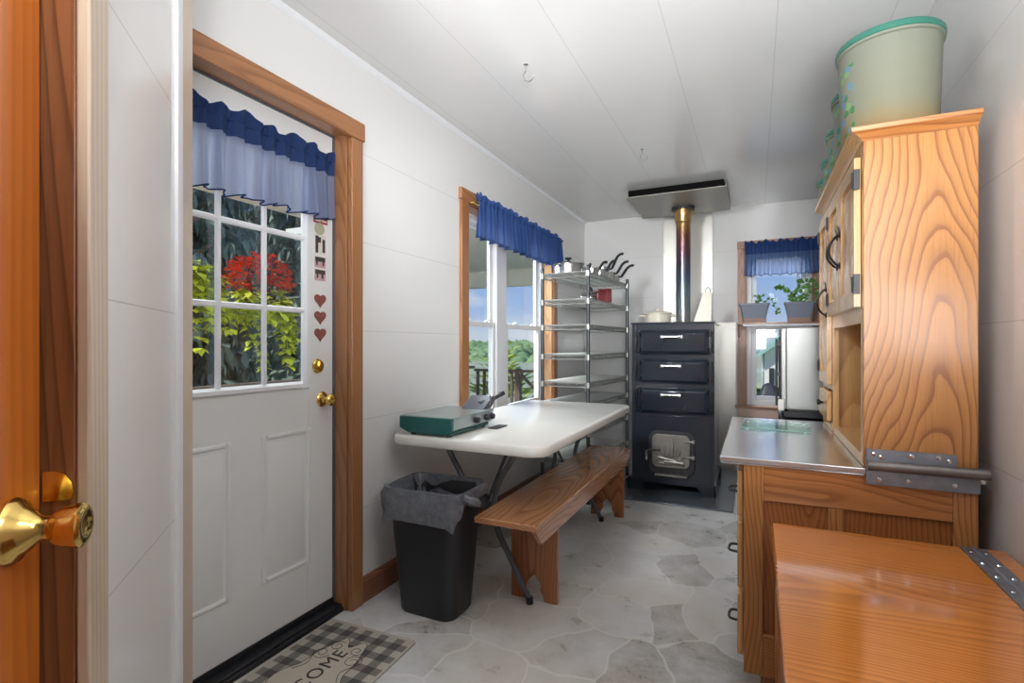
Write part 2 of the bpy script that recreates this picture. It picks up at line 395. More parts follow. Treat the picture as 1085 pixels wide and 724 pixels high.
def struct(mb, name, mats, label, parent=None, **kw):
    o = mb.build(name, mats, parent, **kw)
    if parent is None: tag(o, label, None, None, 'structure'); o['category'] = name.split('_')[0]
    return o

# ------------------------------------------------------------------ room shell
XL, XR, YB, ZC = -1.60, .60, 5.15, 2.425
struct(MB().box(-1.75, .75, -1.3, 5.3, -.08, 0), 'floor', 'floor', 'grey beige vinyl floor printed like irregular stones')
struct(MB().box(-1.85, .75, -1.3, 5.3, ZC, ZC + .08), 'ceiling', 'ceil', 'glossy white panelled ceiling with long seams')
w = MB()                                            # left wall with a door and a window opening
D0, D1, DZ = .84, 1.71, 2.07; W0, W1, WZ0, WZ1 = 2.73, 4.20, .62, 2.03
for y0, y1, z0, z1 in ((.6, D0 - .02, 0, ZC), (D0 - .02, D1 + .02, DZ + .02, ZC), (D1 + .02, W0, 0, ZC), (W0, W1, 0, WZ0), (W0, W1, WZ1, ZC), (W1, 5.3, 0, ZC)):
    w.box(-1.76, XL, y0, y1, z0, z1)
struct(w, 'wall_left', 'wall', 'glossy white panelled left wall')
w = MB(); B0, B1, BZ0, BZ1 = -.078, .46, .60, 2.03
for x0, x1, z0, z1 in ((-1.6, B0, 0, ZC), (B0, B1, 0, BZ0), (B0, B1, BZ1, ZC), (B1, .75, 0, ZC)):
    w.box(x0, x1, YB, 5.29, z0, z1)
struct(w, 'wall_back', 'wall', 'white panelled back wall behind the stove')
struct(MB().box(XR, .74, -1.3, 5.15, 0, ZC), 'wall_right', 'wall', 'white panelled right wall beside the tall cupboard')
struct(MB().box(-1.6, -1.14, .62, .70, 0, ZC), 'wall_entry', 'wall', 'short white return wall beside the exterior door')
# small cove between left wall and ceiling, corner trim
struct(MB().prism([(XL, ZC), (XL, ZC - .022), (XL + .012, ZC - .018), (XL + .022, ZC - .006), (XL + .024, ZC)], 'y', .72, 5.15), 'trim_1', 'vinyl', 'thin white cove between left wall and ceiling')

# diagonal entry wall with the varnished oak door (local x runs along the wall towards the viewer, local y into the room)
A = Vector((-.757, .365, 0)); ANG = math.atan2(-.701, .713)
def diag(o): o.rotation_euler.z = ANG; o.location = A + Matrix.Rotation(ANG, 3, 'Z') @ Vector(o.location); return o
d = MB(); d.box(-.405, .0, -.10, 0, 0, ZC); d.box(0.0, .96, -.10, 0, 2.08, ZC); d.box(.96, 1.92, -.10, 0, 0, ZC)
diag(struct(d, 'wall_corner', 'wall', 'white panelled wall set at an angle by the oak door'))
diag(struct(MB().box(-.50, -.408, -.05, .004, 0, ZC - .002), 'trim_2', 'ocase', 'pale wood post at the end of the angled wall', bevel=.003))
diag(struct(MB().box(-.408, -.37, -.01, .006, 0, ZC - .002), 'trim_3', 'vinyl', 'white plastic corner strip on the angled wall', bevel=.002))
d = MB(); d.box(.0, .0575, .0, .014, 0, 2.14); d.box(.0575, .9, 0, .014, 2.08, 2.14); d.box(.9, .96, 0, .014, 0, 2.14)
diag(struct(d, 'trim_4', 'ocase', 'pale wood casing round the oak door', bevel=.003))
d = MB(); d.box(.0, .0575, -.10, .0, 0, 2.08); d.box(.9, .96, -.10, 0, 0, 2.08); d.box(.0575, .9, -.1, 0, 2.04, 2.08)
diag(struct(d, 'trim_5', 'ojamb', 'dark grained oak jamb of the varnished door', bevel=.002))
do = thing('door_2', 'varnished orange oak door with a round brass knob', 'door', (0, 0, 0), kind='structure')
MB().box(.061, .897, -.075, -.031, .008, 2.037).build('slab', 'odoor', do, bevel=.003)
KS, KZ = .124, .968
k = MB(); k.lathe([(.001, -.031), (.033, -.031), (.034, -.027), (.031, -.022), (.024, -.018), (.022, -.014), (.015, -.008), (.012, -.002), (.0115, .006), (.015, .008)], (KS, 0, KZ), 32, True, 'y')
kn = k.build('rose', 'brass', do)
k = MB(); k.lathe([(.011, .002), (.013, .005), (.017, .008), (.0205, .016), (.0215, .022), (.023, .027), (.0232, .031), (.0195, .034), (.012, .0345), (.009, .0325), (.001, .0325)], (KS, 0, KZ), 32, True, 'y')
k.build('knob', 'brass', do)
k = MB(); k.prism([(-.030, KZ + .012), (-.004, KZ + .012), (-.001, KZ + .02), (-.003, KZ + .032), (-.009, KZ + .042), (-.018, KZ + .046), (-.030, KZ + .046)], 'x', .0570, .0600)
for v in k.b.verts: v.co = Vector((v.co.x, v.co.y, v.co.z))
k.build('strike_plate', 'brass', do)
diag(do)

# ------------------------------------------------------------------ exterior door (left wall)
xd = -1.68
dr = thing('door_1', 'white steel exterior door with nine panes and brass knob', 'door', (xd, D0, 0), kind='structure')
GY0, GY1, GZ0, GZ1 = .956, 1.579, .975, 1.92
s_ = MB()
for y0, y1, z0, z1 in ((D0, GY0 + .01, .03, DZ), (GY1 - .01, D1, .03, DZ), (GY0 + .01, GY1 - .01, .03, GZ0 + .01), (GY0 + .01, GY1 - .01, GZ1 - .01, DZ)):
    s_.box(xd - .04, xd, y0, y1, z0, z1)
def rpanel(mb, y0, y1, z0, z1):
    mb.frustum('x', (y0, y1, z0, z1), xd - .001, (y0 + .008, y1 - .008, z0 + .008, z1 - .008), xd + .005)
    mb.frustum('x', (y0 + .022, y1 - .022, z0 + .022, z1 - .022), xd + .001, (y0 + .03, y1 - .03, z0 + .03, z1 - .03), xd + .008)
def ringmould(mb, y0, y1, z0, z1, x0, wdt, h):
    for a in ((y0, y0 + wdt, z0, z1), (y1 - wdt, y1, z0, z1), (y0 + wdt, y1 - wdt, z0, z0 + wdt), (y0 + wdt, y1 - wdt, z1 - wdt, z1)):
        mb.frustum('x', a, x0, (a[0] + wdt * .3, a[1] - wdt * .3, a[2] + wdt * .3, a[3] - wdt * .3), x0 + h)
for y0, y1 in ((.965, 1.225), (1.345, 1.585)):
    ringmould(s_, y0, y1, .25, .815, xd - .001, .022, .007)
    s_.frustum('x', (y0 + .03, y1 - .03, .28, .785), xd - .001, (y0 + .048, y1 - .048, .298, .767), xd + .006)
s_.build('slab', 'steel', dr, bevel=.0015)
f_ = MB(); ringmould(f_, GY0, GY1, GZ0, GZ1, xd - .002, .034, .014)
cy = [GY0 + .03, 1.175, 1.36, GY1 - .03]; cz = [GZ0 + .03, 1.30, 1.597, GZ1 - .03]
for y in cy[1:3]: f_.frustum('x', (y - .011, y + .011, cz[0], cz[3]), xd - .004, (y - .006, y + .006, cz[0], cz[3]), xd + .0064)
for z in cz[1:3]: f_.frustum('x', (cy[0], cy[3], z - .011, z + .011), xd - .004, (cy[0], cy[3], z - .006, z + .006), xd + .006)
f_.build('glazing_frame', 'vinyl', dr)
for i in range(3):
    for j in range(3): MB().box(xd - .022, xd - .018, cy[i] - .004, cy[i + 1] + .004, cz[j] - .004, cz[j + 1] + .004).build('pane', 'glass', dr, smooth=False)
k = MB().lathe([(.001, 0), (.031, 0), (.032, .004), (.027, .009), (.015, .012), (.011, .02), (.011, .03), (.014, .034), (.022, .04), (.026, .05), (.026, .058), (.02, .064), (.008, .066), (.001, .066)], (xd, 1.646, .925), 28, True, 'x')
k.build('knob', 'brass', dr)
k = MB().lathe([(.001, 0), (.030, 0), (.031, .004), (.026, .010), (.012, .012), (.001, .012)], (xd, 1.622, 1.068), 28, True, 'x'); k.box(xd + .01, xd + .026, 1.618, 1.626, 1.05, 1.086)
k.build('deadbolt', 'brass', dr)
for a, b in ((.9, .95), (1.045, 1.09)): MB().box(xd - .035, xd + .002, 1.7095, 1.7125, a, b).build('latch_plate', 'blackm', dr)
MB().box(xd - .02, xd + .006, D0, D1, .03, .05).build('sweep', 'black', dr)
struct(MB().box(-1.75, -1.63, D0 - .02, D1 + .02, 0.0, .026).box(-1.65, -1.615, D0 - .02, D1 + .0, 0, .018), 'trim_6', 'black', 'black door threshold below the white door', bevel=.004)
j = MB(); j.box(-1.74, -1.604, D1 + .003, D1 + .023, 0, DZ + .02); j.box(-1.74, -1.604, D0 - .02, D1 + .003, DZ + .003, DZ + .02); j.box(-1.74, -1.604, D0 - .023, D0 - .003, 0, DZ + .02)
struct(j, 'trim_7', 'casing', 'oak jamb inside the exterior door frame', bevel=.002)
j = MB(); j.box(-1.705, -1.672, D1 - .004, D1 + .003, .02, DZ + .003); j.box(-1.705, -1.672, D0, D1, DZ - .004, DZ + .003)
struct(j, 'trim_8', 'grey', 'dark weatherstrip round the white door')
struct(MB().box(-1.6, -1.575, D1 + .006, 1.785, 0, 2.06).box(-1.6, -1.575, D0 - .09, D0 - .005, 0, 2.06), 'trim_9', 'casing', 'oak side casings of the exterior door', bevel=.004)
struct(MB().box(-1.6, -1.571, D0 - .10, 1.795, 2.06, 2.14), 'trim_10', 'casing_y', 'oak head casing over the exterior door', bevel=.004)
struct(MB().box(XL, XL + .018, 1.787, 5.1, 0, .095).prism([(XL, .095), (XL + .018, .095), (XL + .008, .112), (XL, .114)], 'y', 1.787, 5.1), 'baseboard_left', 'base', 'dark grained oak baseboard along left wall', bevel=.002)

# magnets on the door
def heart_poly(s):
    return [(s * 16 * math.sin(t) ** 3 / 16, s * (13 * math.cos(t) - 5 * math.cos(2 * t) - 2 * math.cos(3 * t) - math.cos(4 * t)) / 16) for t in [2 * math.pi * i / 40 for i in range(40)]]
for z, lab in ((1.349, 'topmost of three printed red heart magnets on white door'), (1.277, 'middle of three printed red heart magnets on white door'), (1.204, 'lowest of three printed red heart magnets on white door')):
    o = MB().prism([(1.634 + a, z + b) for a, b in heart_poly(.031)], 'x', xd + .0005, xd + .006).build('heart_magnet', 'heart', origin=(xd, 1.634, z), bevel=.001)
    tag(o, lab, 'magnet', 'heart magnets on the door')
def flat_magnet(name, y0, y1, z0, z1, mat, lab, cat, dark=None, dm='photo'):
    t = thing(name, lab, cat, (xd, y0, z0))
    MB().box(xd + .0005, xd + .003, y0, y1, z0, z1).build('card', mat, t)
    if dark:
        m = MB()
        for a in dark: m.box(xd + .003, xd + .0035, y0 + a[0] * (y1 - y0), y0 + a[1] * (y1 - y0), z0 + a[2] * (z1 - z0), z0 + a[3] * (z1 - z0))
        m.build('print', dm, t)
    return t
flat_magnet('photo_magnet', 1.606, 1.664, 1.545, 1.625, 'photow', 'black and white photo magnet above two pink photo strips', 'magnet', [(.04, .3, .05, .95), (.3, .55, .6, .9), (.7, .96, .1, .8)])
flat_magnet('photo_magnet', 1.606, 1.664, 1.487, 1.533, 'photop', 'pink photo magnet directly under the black and white photo', 'magnet', [(.03, .97, .55, .95), (.1, .25, .2, .6), (.7, .85, .2, .6)])
flat_magnet('photo_magnet', 1.606, 1.664, 1.432, 1.479, 'photop', 'lower pink photo magnet just above the red hearts', 'magnet', [(.03, .97, .58, .95), (.15, .3, .2, .6), (.6, .8, .2, .6)])
flat_magnet('strip_magnet', 1.60, 1.676, 1.676, 1.70, 'redp', 'narrow red magnet strip with white lettering marks under the valance', 'magnet', [(.06, .5, .25, .75), (.55, .94, .3, .7)], 'photow')
flat_magnet('card_magnet', 1.650, 1.682, 1.775, 1.825, 'photo', 'small dark red card by the valance end on the door', 'magnet', [(.15, .8, .2, .5)], 'redp')
o = MB().lathe([(.001, 0), (.026, 0), (.026, .004), (.022, .006), (.001, .006)], (xd + .0005, 1.631, 1.652), 24, True, 'x').build('round_magnet', 'sage', origin=(xd, 1.631, 1.652)); tag(o, 'round sage green magnet between red strip and photos', 'magnet')

# ------------------------------------------------------------------ valances
def valance(name, label, axis, wall, out, a0, a1, ztop, zrod, zband, zbot, folds, mats, seed, droop=0.0):
    """gathered curtain along y (axis 'y', wall at x) or x (axis 'x', wall at y); out = sign into the room"""
    rnd = random.Random(seed)
    loc = (wall, (a0 + a1) / 2, zbot) if axis == 'y' else ((a0 + a1) / 2, wall, zbot)
    t = thing(name, label, 'curtain', loc)
    P = (lambda u, h, z: (wall + out * h, u, z)) if axis == 'y' else (lambda u, h, z: (u, wall + out * h, z))
    ph = [rnd.uniform(-.5, .5) for _ in range(folds * 2 + 8)]
    def fold(s, k=1.0):
        q = s * folds; i = int(q); fr = q - i
        p = ph[i] * (1 - fr) + ph[i + 1] * fr
        return math.sin(2 * math.pi * q + p * 2.2) + .35 * math.sin(2 * math.pi * q * 2.3 + p * 3)
    L = a1 - a0
    def surf(zA, zB, amp0, amp1, base0, base1, scal):
        def fn(u, v):
            s = u; z = zA + (zB - zA) * v; am = amp0 + (amp1 - amp0) * v; h = base0 + (base1 - base0) * v + am * fold(s)
            if scal: z += v * .006 * math.sin(s * folds * 3.0) - v * droop * (1 - s)
            spread = (1 + .012 * v) if scal else 1
            return P((a0 + a1) / 2 + (s - .5) * L * spread, h, z)
        return fn
    nu = folds * 12
    m = MB(); m.grid(lambda u, v: P(a0 + L * u, .058 + (.006 + .018 * math.sin(math.pi * min(1, v * 1.0))) * fold(u) * (1 - v * .6), ztop + .010 * math.sin(u * folds * 4.1 + 1) * (1 - v) + .008 * math.sin(u * folds * 1.7) * (1 - v) - (ztop - zrod) * v), nu, 6)
    m.grid(lambda u, v: P(a0 + L * u, .044 - (.002 + .010 * math.sin(math.pi * min(1, v * 1.0))) * fold(u) * (1 - v * .6), ztop + .010 * math.sin(u * folds * 4.1 + 1) * (1 - v) + .008 * math.sin(u * folds * 1.7) * (1 - v) - (ztop - zrod) * v), nu, 6)
    m.build('heading', mats[0], t, recalc=False, angle=180)
    m = MB(); m.grid(surf(zrod, zband, .008, .013, .056, .052, False), nu, 5); m.build('rod_pocket', mats[0], t, recalc=False, angle=180)
    m = MB(); m.grid(surf(zband, zbot, .013, .026, .052, .050, True), nu, 10); sk = m.build('skirt', mats[1], t, recalc=False, angle=180)
    m = MB(); hem = [surf(zband, zbot, .013, .026, .052, .050, True)(i / nu, 1.0) for i in range(nu + 1)]; m.tube(hem, .0028, 5); m.build('hem', mats[0], t, angle=180)
    rodm = MB(); rodm.tube([P(a0 - .012, .005, zrod - .012), P(a0 - .012, .028, zrod - .012), P(a1 + .012, .028, zrod - .012), P(a1 + .012, .003, zrod - .012)], .005, 8)
    rodm.build('rod', 'brass', t)
    return t
valance('valance', 'dark navy gathered valance across the top of the white door', 'y', xd + .006, 1, .93, 1.655, 1.968, 1.925, 1.875, 1.688, 11, ('navy', 'sheer'), 3, .02)
valance('valance', 'long blue gathered valance over the left wall window', 'y', XL + .028, 1, 2.735, 4.23, 2.075, 2.035, 2.005, 1.815, 26, ('blue', 'blue'), 5)
valance('valance', 'short light blue valance over the back window with plants', 'x', YB - .024, -1, -.085, .50, 2.075, 2.025, 1.965, 1.775, 16, ('blue', 'sheer2'), 9)

# ------------------------------------------------------------------ left window (a pair of double-hung sashes)
wn = thing('window_1', 'white double window pair with oak casing on left wall', 'window', (-1.7, W0, WZ0), kind='structure')
xw = -1.70
fr = MB()
for y0, y1 in ((W0, W0 + .05), (3.30, 3.46), (W1 - .05, W1)): fr.box(xw - .05, xw + .02, y0, y1, WZ0 + .05, WZ1 - .05)
fr.box(xw - .05, xw + .02, W0, W1, WZ0, WZ0 + .05); fr.box(xw - .05, xw + .02, W0, W1, WZ1 - .05, WZ1)
fr.build('frame', 'vinyl', wn, bevel=.003)
for y0, y1 in ((W0 + .05, 3.30), (3.46, W1 - .05)):
    for z0, z1, xo in ((WZ0 + .05, 1.315, .0), (1.28, WZ1 - .05, -.025)):
        m = MB(); q = .045; e = .035
        for a in ((y0, y0 + q, z0, z1), (y1 - q, y1, z0, z1), (y0 + q, y1 - q, z0, z0 + e), (y0 + q, y1 - q, z1 - e, z1)): m.box(xw - .012 + xo, xw + .012 + xo, *a)
        sa = m.build('sash', 'vinyl', wn, bevel=.003)
        MB().box(xw - .002 + xo, xw + .002 + xo, y0 + q - .004, y1 - q + .004, z0 + e - .004, z1 - e + .004).build('pane', 'glass', sa, smooth=False)
    for q in (.25, .75):
        m = MB(); yy = y0 + (y1 - y0) * q; m.cyl((xw + .002, yy, 1.315), (xw + .002, yy, 1.325), .014, n=12); m.box(xw - .006, xw + .022, yy - .004, yy + .02, 1.325, 1.331); m.build('sash_lock', 'vinyl', wn)
for a, b in ((W0 - .002, W0 + .018), (W1 - .018, W1 + .002)): MB().box(-1.68, XL + .004, a, b, WZ0, WZ1).build('side_jamb', 'jamb', wn)
MB().box(-1.68, XL + .004, W0, W1, WZ1 - .015, WZ1 + .002).build('head_jamb', 'casing_y', wn)
MB().box(-1.68, XL + .05, W0 - .10, W1 + .10, WZ0 - .005, WZ0 + .02).build('stool', 'casing_y', wn, bevel=.004)
for y0, y1 in ((W0 - .085, W0), (W1, W1 + .085)): MB().box(XL, XL + .022, y0, y1, WZ0 + .02, WZ1).build('casing', 'casing', wn, bevel=.004)
MB().box(XL, XL + .026, W0 - .095, W1 + .095, WZ1, WZ1 + .07).build('head_casing', 'casing_y', wn, bevel=.004)
MB().box(XL, XL + .018, W0 - .085, W1 + .085, WZ0 - .03, WZ0 - .005).build('apron', 'casing_y', wn, bevel=.003)

# ------------------------------------------------------------------ back window
wb = thing('window_2', 'white back window in pinkish oak casing with plant shelf', 'window', (B0, YB, BZ0), kind='structure')
yw = YB + .07
m = MB()
for x0, x1 in ((B0, B0 + .05), (B1 - .05, B1)): m.box(x0, x1, yw - .03, yw + .05, BZ0, BZ1)
m.box(B0 + .05, B1 - .05, yw - .03, yw + .05, BZ0, BZ0 + .05); m.box(B0 + .05, B1 - .05, yw - .03, yw + .05, BZ1 - .05, BZ1); m.build('frame', 'vinyl', wb, bevel=.003)
for z0, z1, yo in ((BZ0 + .05, 1.335, 0), (1.30, BZ1 - .05, .025)):
    m = MB(); q = .04
    for a in ((B0 + .05, B0 + .05 + q, z0, z1), (B1 - .05 - q, B1 - .05, z0, z1), (B0 + .05 + q, B1 - .05 - q, z0, z0 + q), (B0 + .05 + q, B1 - .05 - q, z1 - q, z1)): m.box(a[0], a[1], yw - .012 + yo, yw + .012 + yo, a[2], a[3])
    sa = m.build('sash', 'vinyl', wb, bevel=.003)
    MB().box(B0 + .05 + q - .004, B1 - .05 - q + .004, yw - .002 + yo, yw + .002 + yo, z0 + q - .004, z1 - q + .004).build('pane', 'glass', sa, smooth=False)
for a, b in ((B0 - .002, B0 + .012), (B1 - .012, B1 + .002)): MB().box(a, b, YB - .004, yw - .03, BZ0, BZ1).build('side_jamb', 'casing_p', wb)
for x0, x1 in ((B0 - .065, B0), (B1, B1 + .065)): MB().box(x0, x1, YB - .02, YB, BZ0 - .0, BZ1).build('casing', 'casing_p', wb, bevel=.003)
MB().box(B0 - .07, B1 + .07, YB - .024, YB, BZ1, BZ1 + .066).build('head_casing', 'casing_x', wb, bevel=.003)
MB().box(B0 - .09, B1 + .08, YB - .05, YB + .04, BZ0 - .018, BZ0 + .004).build('stool', 'casing_x', wb, bevel=.003)
MB().box(B0 - .065, B1 + .065, YB - .018, YB, BZ0 - .10, BZ0 - .02).build('apron', 'pink', wb, bevel=.003)
sh = thing('plant_shelf', 'thin wooden shelf across the back window carrying two planters', 'shelf', (.19, YB - .02, 1.33))
MB().box(B0 - .065, B1 + .08, YB - .19, YB - .021, 1.335, 1.352).build('board', 'casing_x', sh, bevel=.002)
MB().box(B0 - .02, B1 + .06, YB - .194, YB - .188, 1.318, 1.335).build('front_lip', 'vinyl', sh)
for x in (B0 - .055, B1 + .055): MB().prism([(YB - .022, 1.334), (YB - .15, 1.334), (YB - .022, 1.22)], 'x', x - .008, x + .008).build('bracket', 'casing_p', sh)

def ivy(mb_s, mb_l, path, rnd, size=.05, step=2):
    pp = smoothpath(path, 6); mb_s.tube(pp, .0022, 5)
    for i in range(1, len(pp), step):
        for sgn in (-1, 1):
            d = Vector((rnd.uniform(-1, 1), rnd.uniform(-1, .2), rnd.uniform(-.4, .7)))
            mb_l.leaf(pp[i], d, (rnd.uniform(-.3, .3), -1, rnd.uniform(0, .8)), size * rnd.uniform(.7, 1.2), size * rnd.uniform(.7, 1.0))
def planter(x0, x1, lab, paths, seed, size):
    cx = (x0 + x1) / 2; yc = YB - .105; zb = 1.353; rnd = random.Random(seed)
    t = thing('planter', lab, 'plant', (cx, yc, zb), 'planters on the window shelf')
    W = (x1 - x0) / 2
    def ring(k, d, z): return [(cx + a, yc + b, z) for a, b in rrect(-k, k, -d, d, .02)]
    m = MB(); m.loft([ring(W * .74, .05, zb), ring(W * .78, .056, zb + .035)], True); m.build('drip_tray', 'saucer', t)
    m = MB(); m.loft([ring(W * .74, .05, zb + .03), ring(W * .95, .072, zb + .15), ring(W, .078, zb + .152), ring(W, .078, zb + .168), ring(W * .95, .072, zb + .168), ring(W * .92, .07, zb + .14)], True); m.build('pot', 'planter', t)
    MB().loft([ring(W * .9, .068, zb + .135), ring(W * .9, .068, zb + .146)]).build('soil', 'soil', t)
    s, l = MB(), MB()
    for p in paths: ivy(s, l, [(cx + a, yc + b, zb + .14 + c) for a, b, c in p], rnd, size)
    s.build('stem', 'stem', t); l.build('foliage', 'ivy', t, recalc=False)
planter(-.130, .118, 'left grey planter on the window shelf, with only sparse sprigs', [[(.02, 0, 0), (.03, -.01, .05), (.06, -.02, .09)], [(.0, 0, 0), (.03, 0, .05), (.02, -.01, .09)], [(.05, 0, 0), (.12, -.02, .06), (.17, -.03, -.02), (.185, -.03, -.07)]], 4, .032)
planter(.225, .460, 'right grey planter on the window shelf, with leafy trailing ivy', [[(0, 0, 0), (-.04, -.01, .1), (.02, -.02, .2), (.1, -.02, .19)], [(0, 0, 0), (-.08, 0, .1), (-.13, -.01, .16), (-.16, -.02, .15)], [(.03, 0, 0), (.02, 0, .12), (.1, -.02, .16), (.15, -.03, .08), (.17, -.03, .04)], [(0, 0, 0), (.03, -.02, .06), (.07, -.03, .12)], [(0, 0, 0), (-.05, -.03, .06), (-.03, -.03, .12)]], 5, .05)
MB().tube([(.335, YB - .006, 1.80), (.336, YB - .006, 1.54)], .0025, 5).tube([(.335, YB - .006, 1.785), (.375, YB - .006, 1.66)], .002, 5).build('pull_cord', 'rail', wb)

# ------------------------------------------------------------------ bake oven, hearth, pipe, shields
OX0, OX1, OY0, OY1, OZ = -.892, -.272, 4.135, 4.86, 1.333
st = thing('bake_oven', 'tall dark navy wood-fired bake oven with three drop doors', 'stove', ((OX0 + OX1) / 2, (OY0 + OY1) / 2, .012))
MB().box(OX0 + .012, OX1 - .012, OY0, OY1, .075, OZ - .012).build('body', 'enamel2', st, bevel=.004)
MB().box(OX0 - .004, OX1 + .004, OY0 - .012, OY1, OZ - .014, OZ).build('top_plate', 'enamel2', st, bevel=.003)
for a, b in ((OX0 + .002, OX0 + .03), (OX1 - .03, OX1 - .002)): MB().box(a, b, OY0 - .006, OY0 + .01, .08, OZ - .014).build('corner_strip', 'enamel2', st, bevel=.003)
fx0, fx1 = -.832, -.308
for z0, z1 in ((1.078, 1.272), (.853, 1.048), (.620, .826)):
    m = MB(); m.box(fx0, fx1, OY0 - .012, OY0 - .001, z0, z1)
    m.frustum('y', (fx0 + .004, fx1 - .004, z0 + .004, z1 - .004), OY0 - .012, (fx0 + .034, fx1 - .034, z0 + .03, z1 - .03), OY0 - .036)
    dd = m.build('oven_door', 'enamel', st, bevel=.003)
    zc = z1 - .055; m = MB(); m.tube([(-.655, OY0 - .064, zc), (-.51, OY0 - .064, zc)], .008, 10)
    for x in (-.648, -.517): m.box(x - .012, x + .012, OY0 - .07, OY0 - .034, zc - .012, zc + .012)
    m.build('handle', 'chrome', dd, bevel=.002)
    for sx, x in ((-1, fx0), (1, fx1)):
        m = MB()
        for z in (z0 + .035, z1 - .035): m.box(x + (0 if sx > 0 else -.028), x + (.028 if sx > 0 else 0), OY0 - .022, OY0 - .001, z - .014, z + .014); m.cyl((x + sx * .016, OY0 - .022, z - .02), (x + sx * .016, OY0 - .022, z + .02), .007, n=10)
        m.tube([(x + sx * .02, OY0 - .016, z0 + .05), (x + sx * .02, OY0 - .016, z1 - .05)], .005, 8)
        m.build('hinge', 'blackm', dd, bevel=.002)
for a, b in ((.596, .606), (1.055, 1.07), (.832, .846)): MB().box(fx0 - .03, fx1 + .03, OY0 - .008, OY0, a, b).build('cross_strip', 'enamel2', st, bevel=.002)
ax0, ax1, az0, az1 = -.755, -.415, .150, .485
m = MB(); m.prism(rrect(ax0, ax1, az0, az1, .06, 6), 'y', OY0 - .018, OY0 - .001); m.build('door_frame', 'irond', st, bevel=.004)
m = MB(); m.prism(rrect(ax0 + .025, ax1 - .03, az0 + .055, az1 - .022, .045, 6), 'y', OY0 - .034, OY0 - .015); fd = m.build('fire_door', 'iron', st, bevel=.006)
# cast flame and logs relief
m = MB(); cxf = (ax0 + ax1) / 2
for fx, fz, fh, fw, lean in ((-.005, .29, .15, .017, .10), (-.045, .29, .11, .014, -.16), (.04, .29, .115, .014, .18), (-.08, .285, .07, .011, -.22), (.08, .285, .065, .011, .22), (.02, .29, .08, .011, -.1), (-.025, .29, .075, .010, .1)):
    q = [(cxf + fx + lean * fh * math.sin(k / 10 * 2.8), OY0 - .039, fz + fh * k / 10) for k in range(11)]
    m.tube(q, [max(.0015, fw * math.sin(math.pi * min(1, .25 + .75 * k / 10)) * (1 - .3 * k / 10)) for k in range(11)], 10)
for a, b, c in (((cxf - .095, .285), (cxf + .04, .262), .016), ((cxf - .05, .255), (cxf + .095, .25), .018), ((cxf - .09, .24), (cxf + .02, .24), .012)):
    m.cyl((a[0], OY0 - .034, a[1]), (b[0], OY0 - .034, b[1]), c, n=12)
m.cyl((cxf + .06, OY0 - .046, .265), (cxf + .06, OY0 - .03, .265), .022, n=16)
m.build('flame_relief', 'iron', fd, bevel=.002)
m = MB(); m.tube([(ax0 + .03, OY0 - .04, .335), (ax0 - .0, OY0 - .05, .335), (ax0 - .012, OY0 - .06, .325)], .009, 8); m.box(ax0 + .01, ax0 + .09, OY0 - .046, OY0 - .034, .33, .346); m.build('latch', 'irond', fd)
m = MB(); m.tube([(ax0 - .012, OY0 - .06, .335), (ax0 - .012, OY0 - .06, .305), (ax0 - .012, OY0 - .06, .26)], [.006, .012, .008], 10); m.build('latch_grip', 'chrome', fd)
for z in (.30, .42):
    m = MB(); m.cyl((ax1 - .07, OY0 - .04, z), (ax1 - .005, OY0 - .04, z), .007, n=10); m.box(ax1 - .02, ax1 + .004, OY0 - .045, OY0 - .018, z - .014, z + .014); m.build('hinge', 'iron', fd)
m = MB(); m.prism(rrect(ax0 + .06, ax1 - .06, az0 + .006, az0 + .05, .012, 4), 'y', OY0 - .026, OY0 - .015); va = m.build('air_vent', 'irond', st)
for i in range(4): MB().prism(rrect(ax0 + .078 + i * .05, ax0 + .112 + i * .05, az0 + .016, az0 + .04, .01, 4), 'y', OY0 - .028, OY0 - .024).build('vent_hole', 'black', va)
MB().box(ax0 + .05, ax1 - .05, OY0 - .05, OY0 - .016, az0 - .008, az0 + .004).build('ash_lip', 'iron', st, bevel=.002)
for sx in (-1, 1):
    x = OX0 - .035 if sx < 0 else OX1 + .008; xi = x - sx * .14
    for y0, y1 in ((OY0 - .016, OY0 - .004), (OY1 - .012, OY1)):
        m = MB(); m.prism([(x, .012), (x, .095), (xi, .095), (xi, .080), (x - sx * .085, .012)], 'y', y0, y1)
        yy = (y0, y0 + .09) if y0 < 4.5 else (y1 - .09, y1)
        m.box(min(x, x - sx * .012), max(x, x - sx * .012), yy[0], yy[1], .012, .095)
        m.build('leg', 'enamel', st, bevel=.002)
MB().box(OX0 - .01, OX1 + .0, OY0 - .004, OY1, .072, .08).build('base_skirt', 'enamel', st)
o = MB().box(-1.0, -.137, 3.835, 5.12, .001, .011).build('hearth_pad', 'pad', origin=(-.58, 4.4, 0), bevel=.002); tag(o, 'grey sheet metal hearth pad under the bake oven', 'hearth pad')
o = MB().box(-.80, -.358, YB - .022, YB - .014, 1.20, 2.415).build('chimney_shield', 'sheet', origin=(-.58, YB, 1.2)); tag(o, 'tall pale metal heat shield behind the stove pipe', 'heat shield')
for x in (-.79, -.368):
    for z in (1.45, 1.75, 2.05, 2.35): MB().ball((x, YB - .022, z), .006, 1).build('screw', 'steelg', o)
o = MB().box(-.98, -.160, YB - .012, YB - .002, .012, 1.36).build('wall_shield', 'sheet', origin=(-.58, YB, 0)); tag(o, 'wide shiny metal wall shield behind the bake oven body', 'heat shield')
for z in (.2, .5, .8, 1.05, 1.3): MB().ball((-.17, YB - .013, z), .006, 1).build('screw', 'steelg', o)
hp = thing('ceiling_shield', 'grey metal plate hung just below ceiling over the stove', 'heat shield', (-.58, 4.6, 2.36))
MB().box(-.965, -.20, 4.22, 4.98, 2.36, 2.366).build('plate', 'hood', hp)
MB().box(-.200, -.196, 4.22, 4.96, 2.36, 2.412).build('side_flange', 'hood', hp)
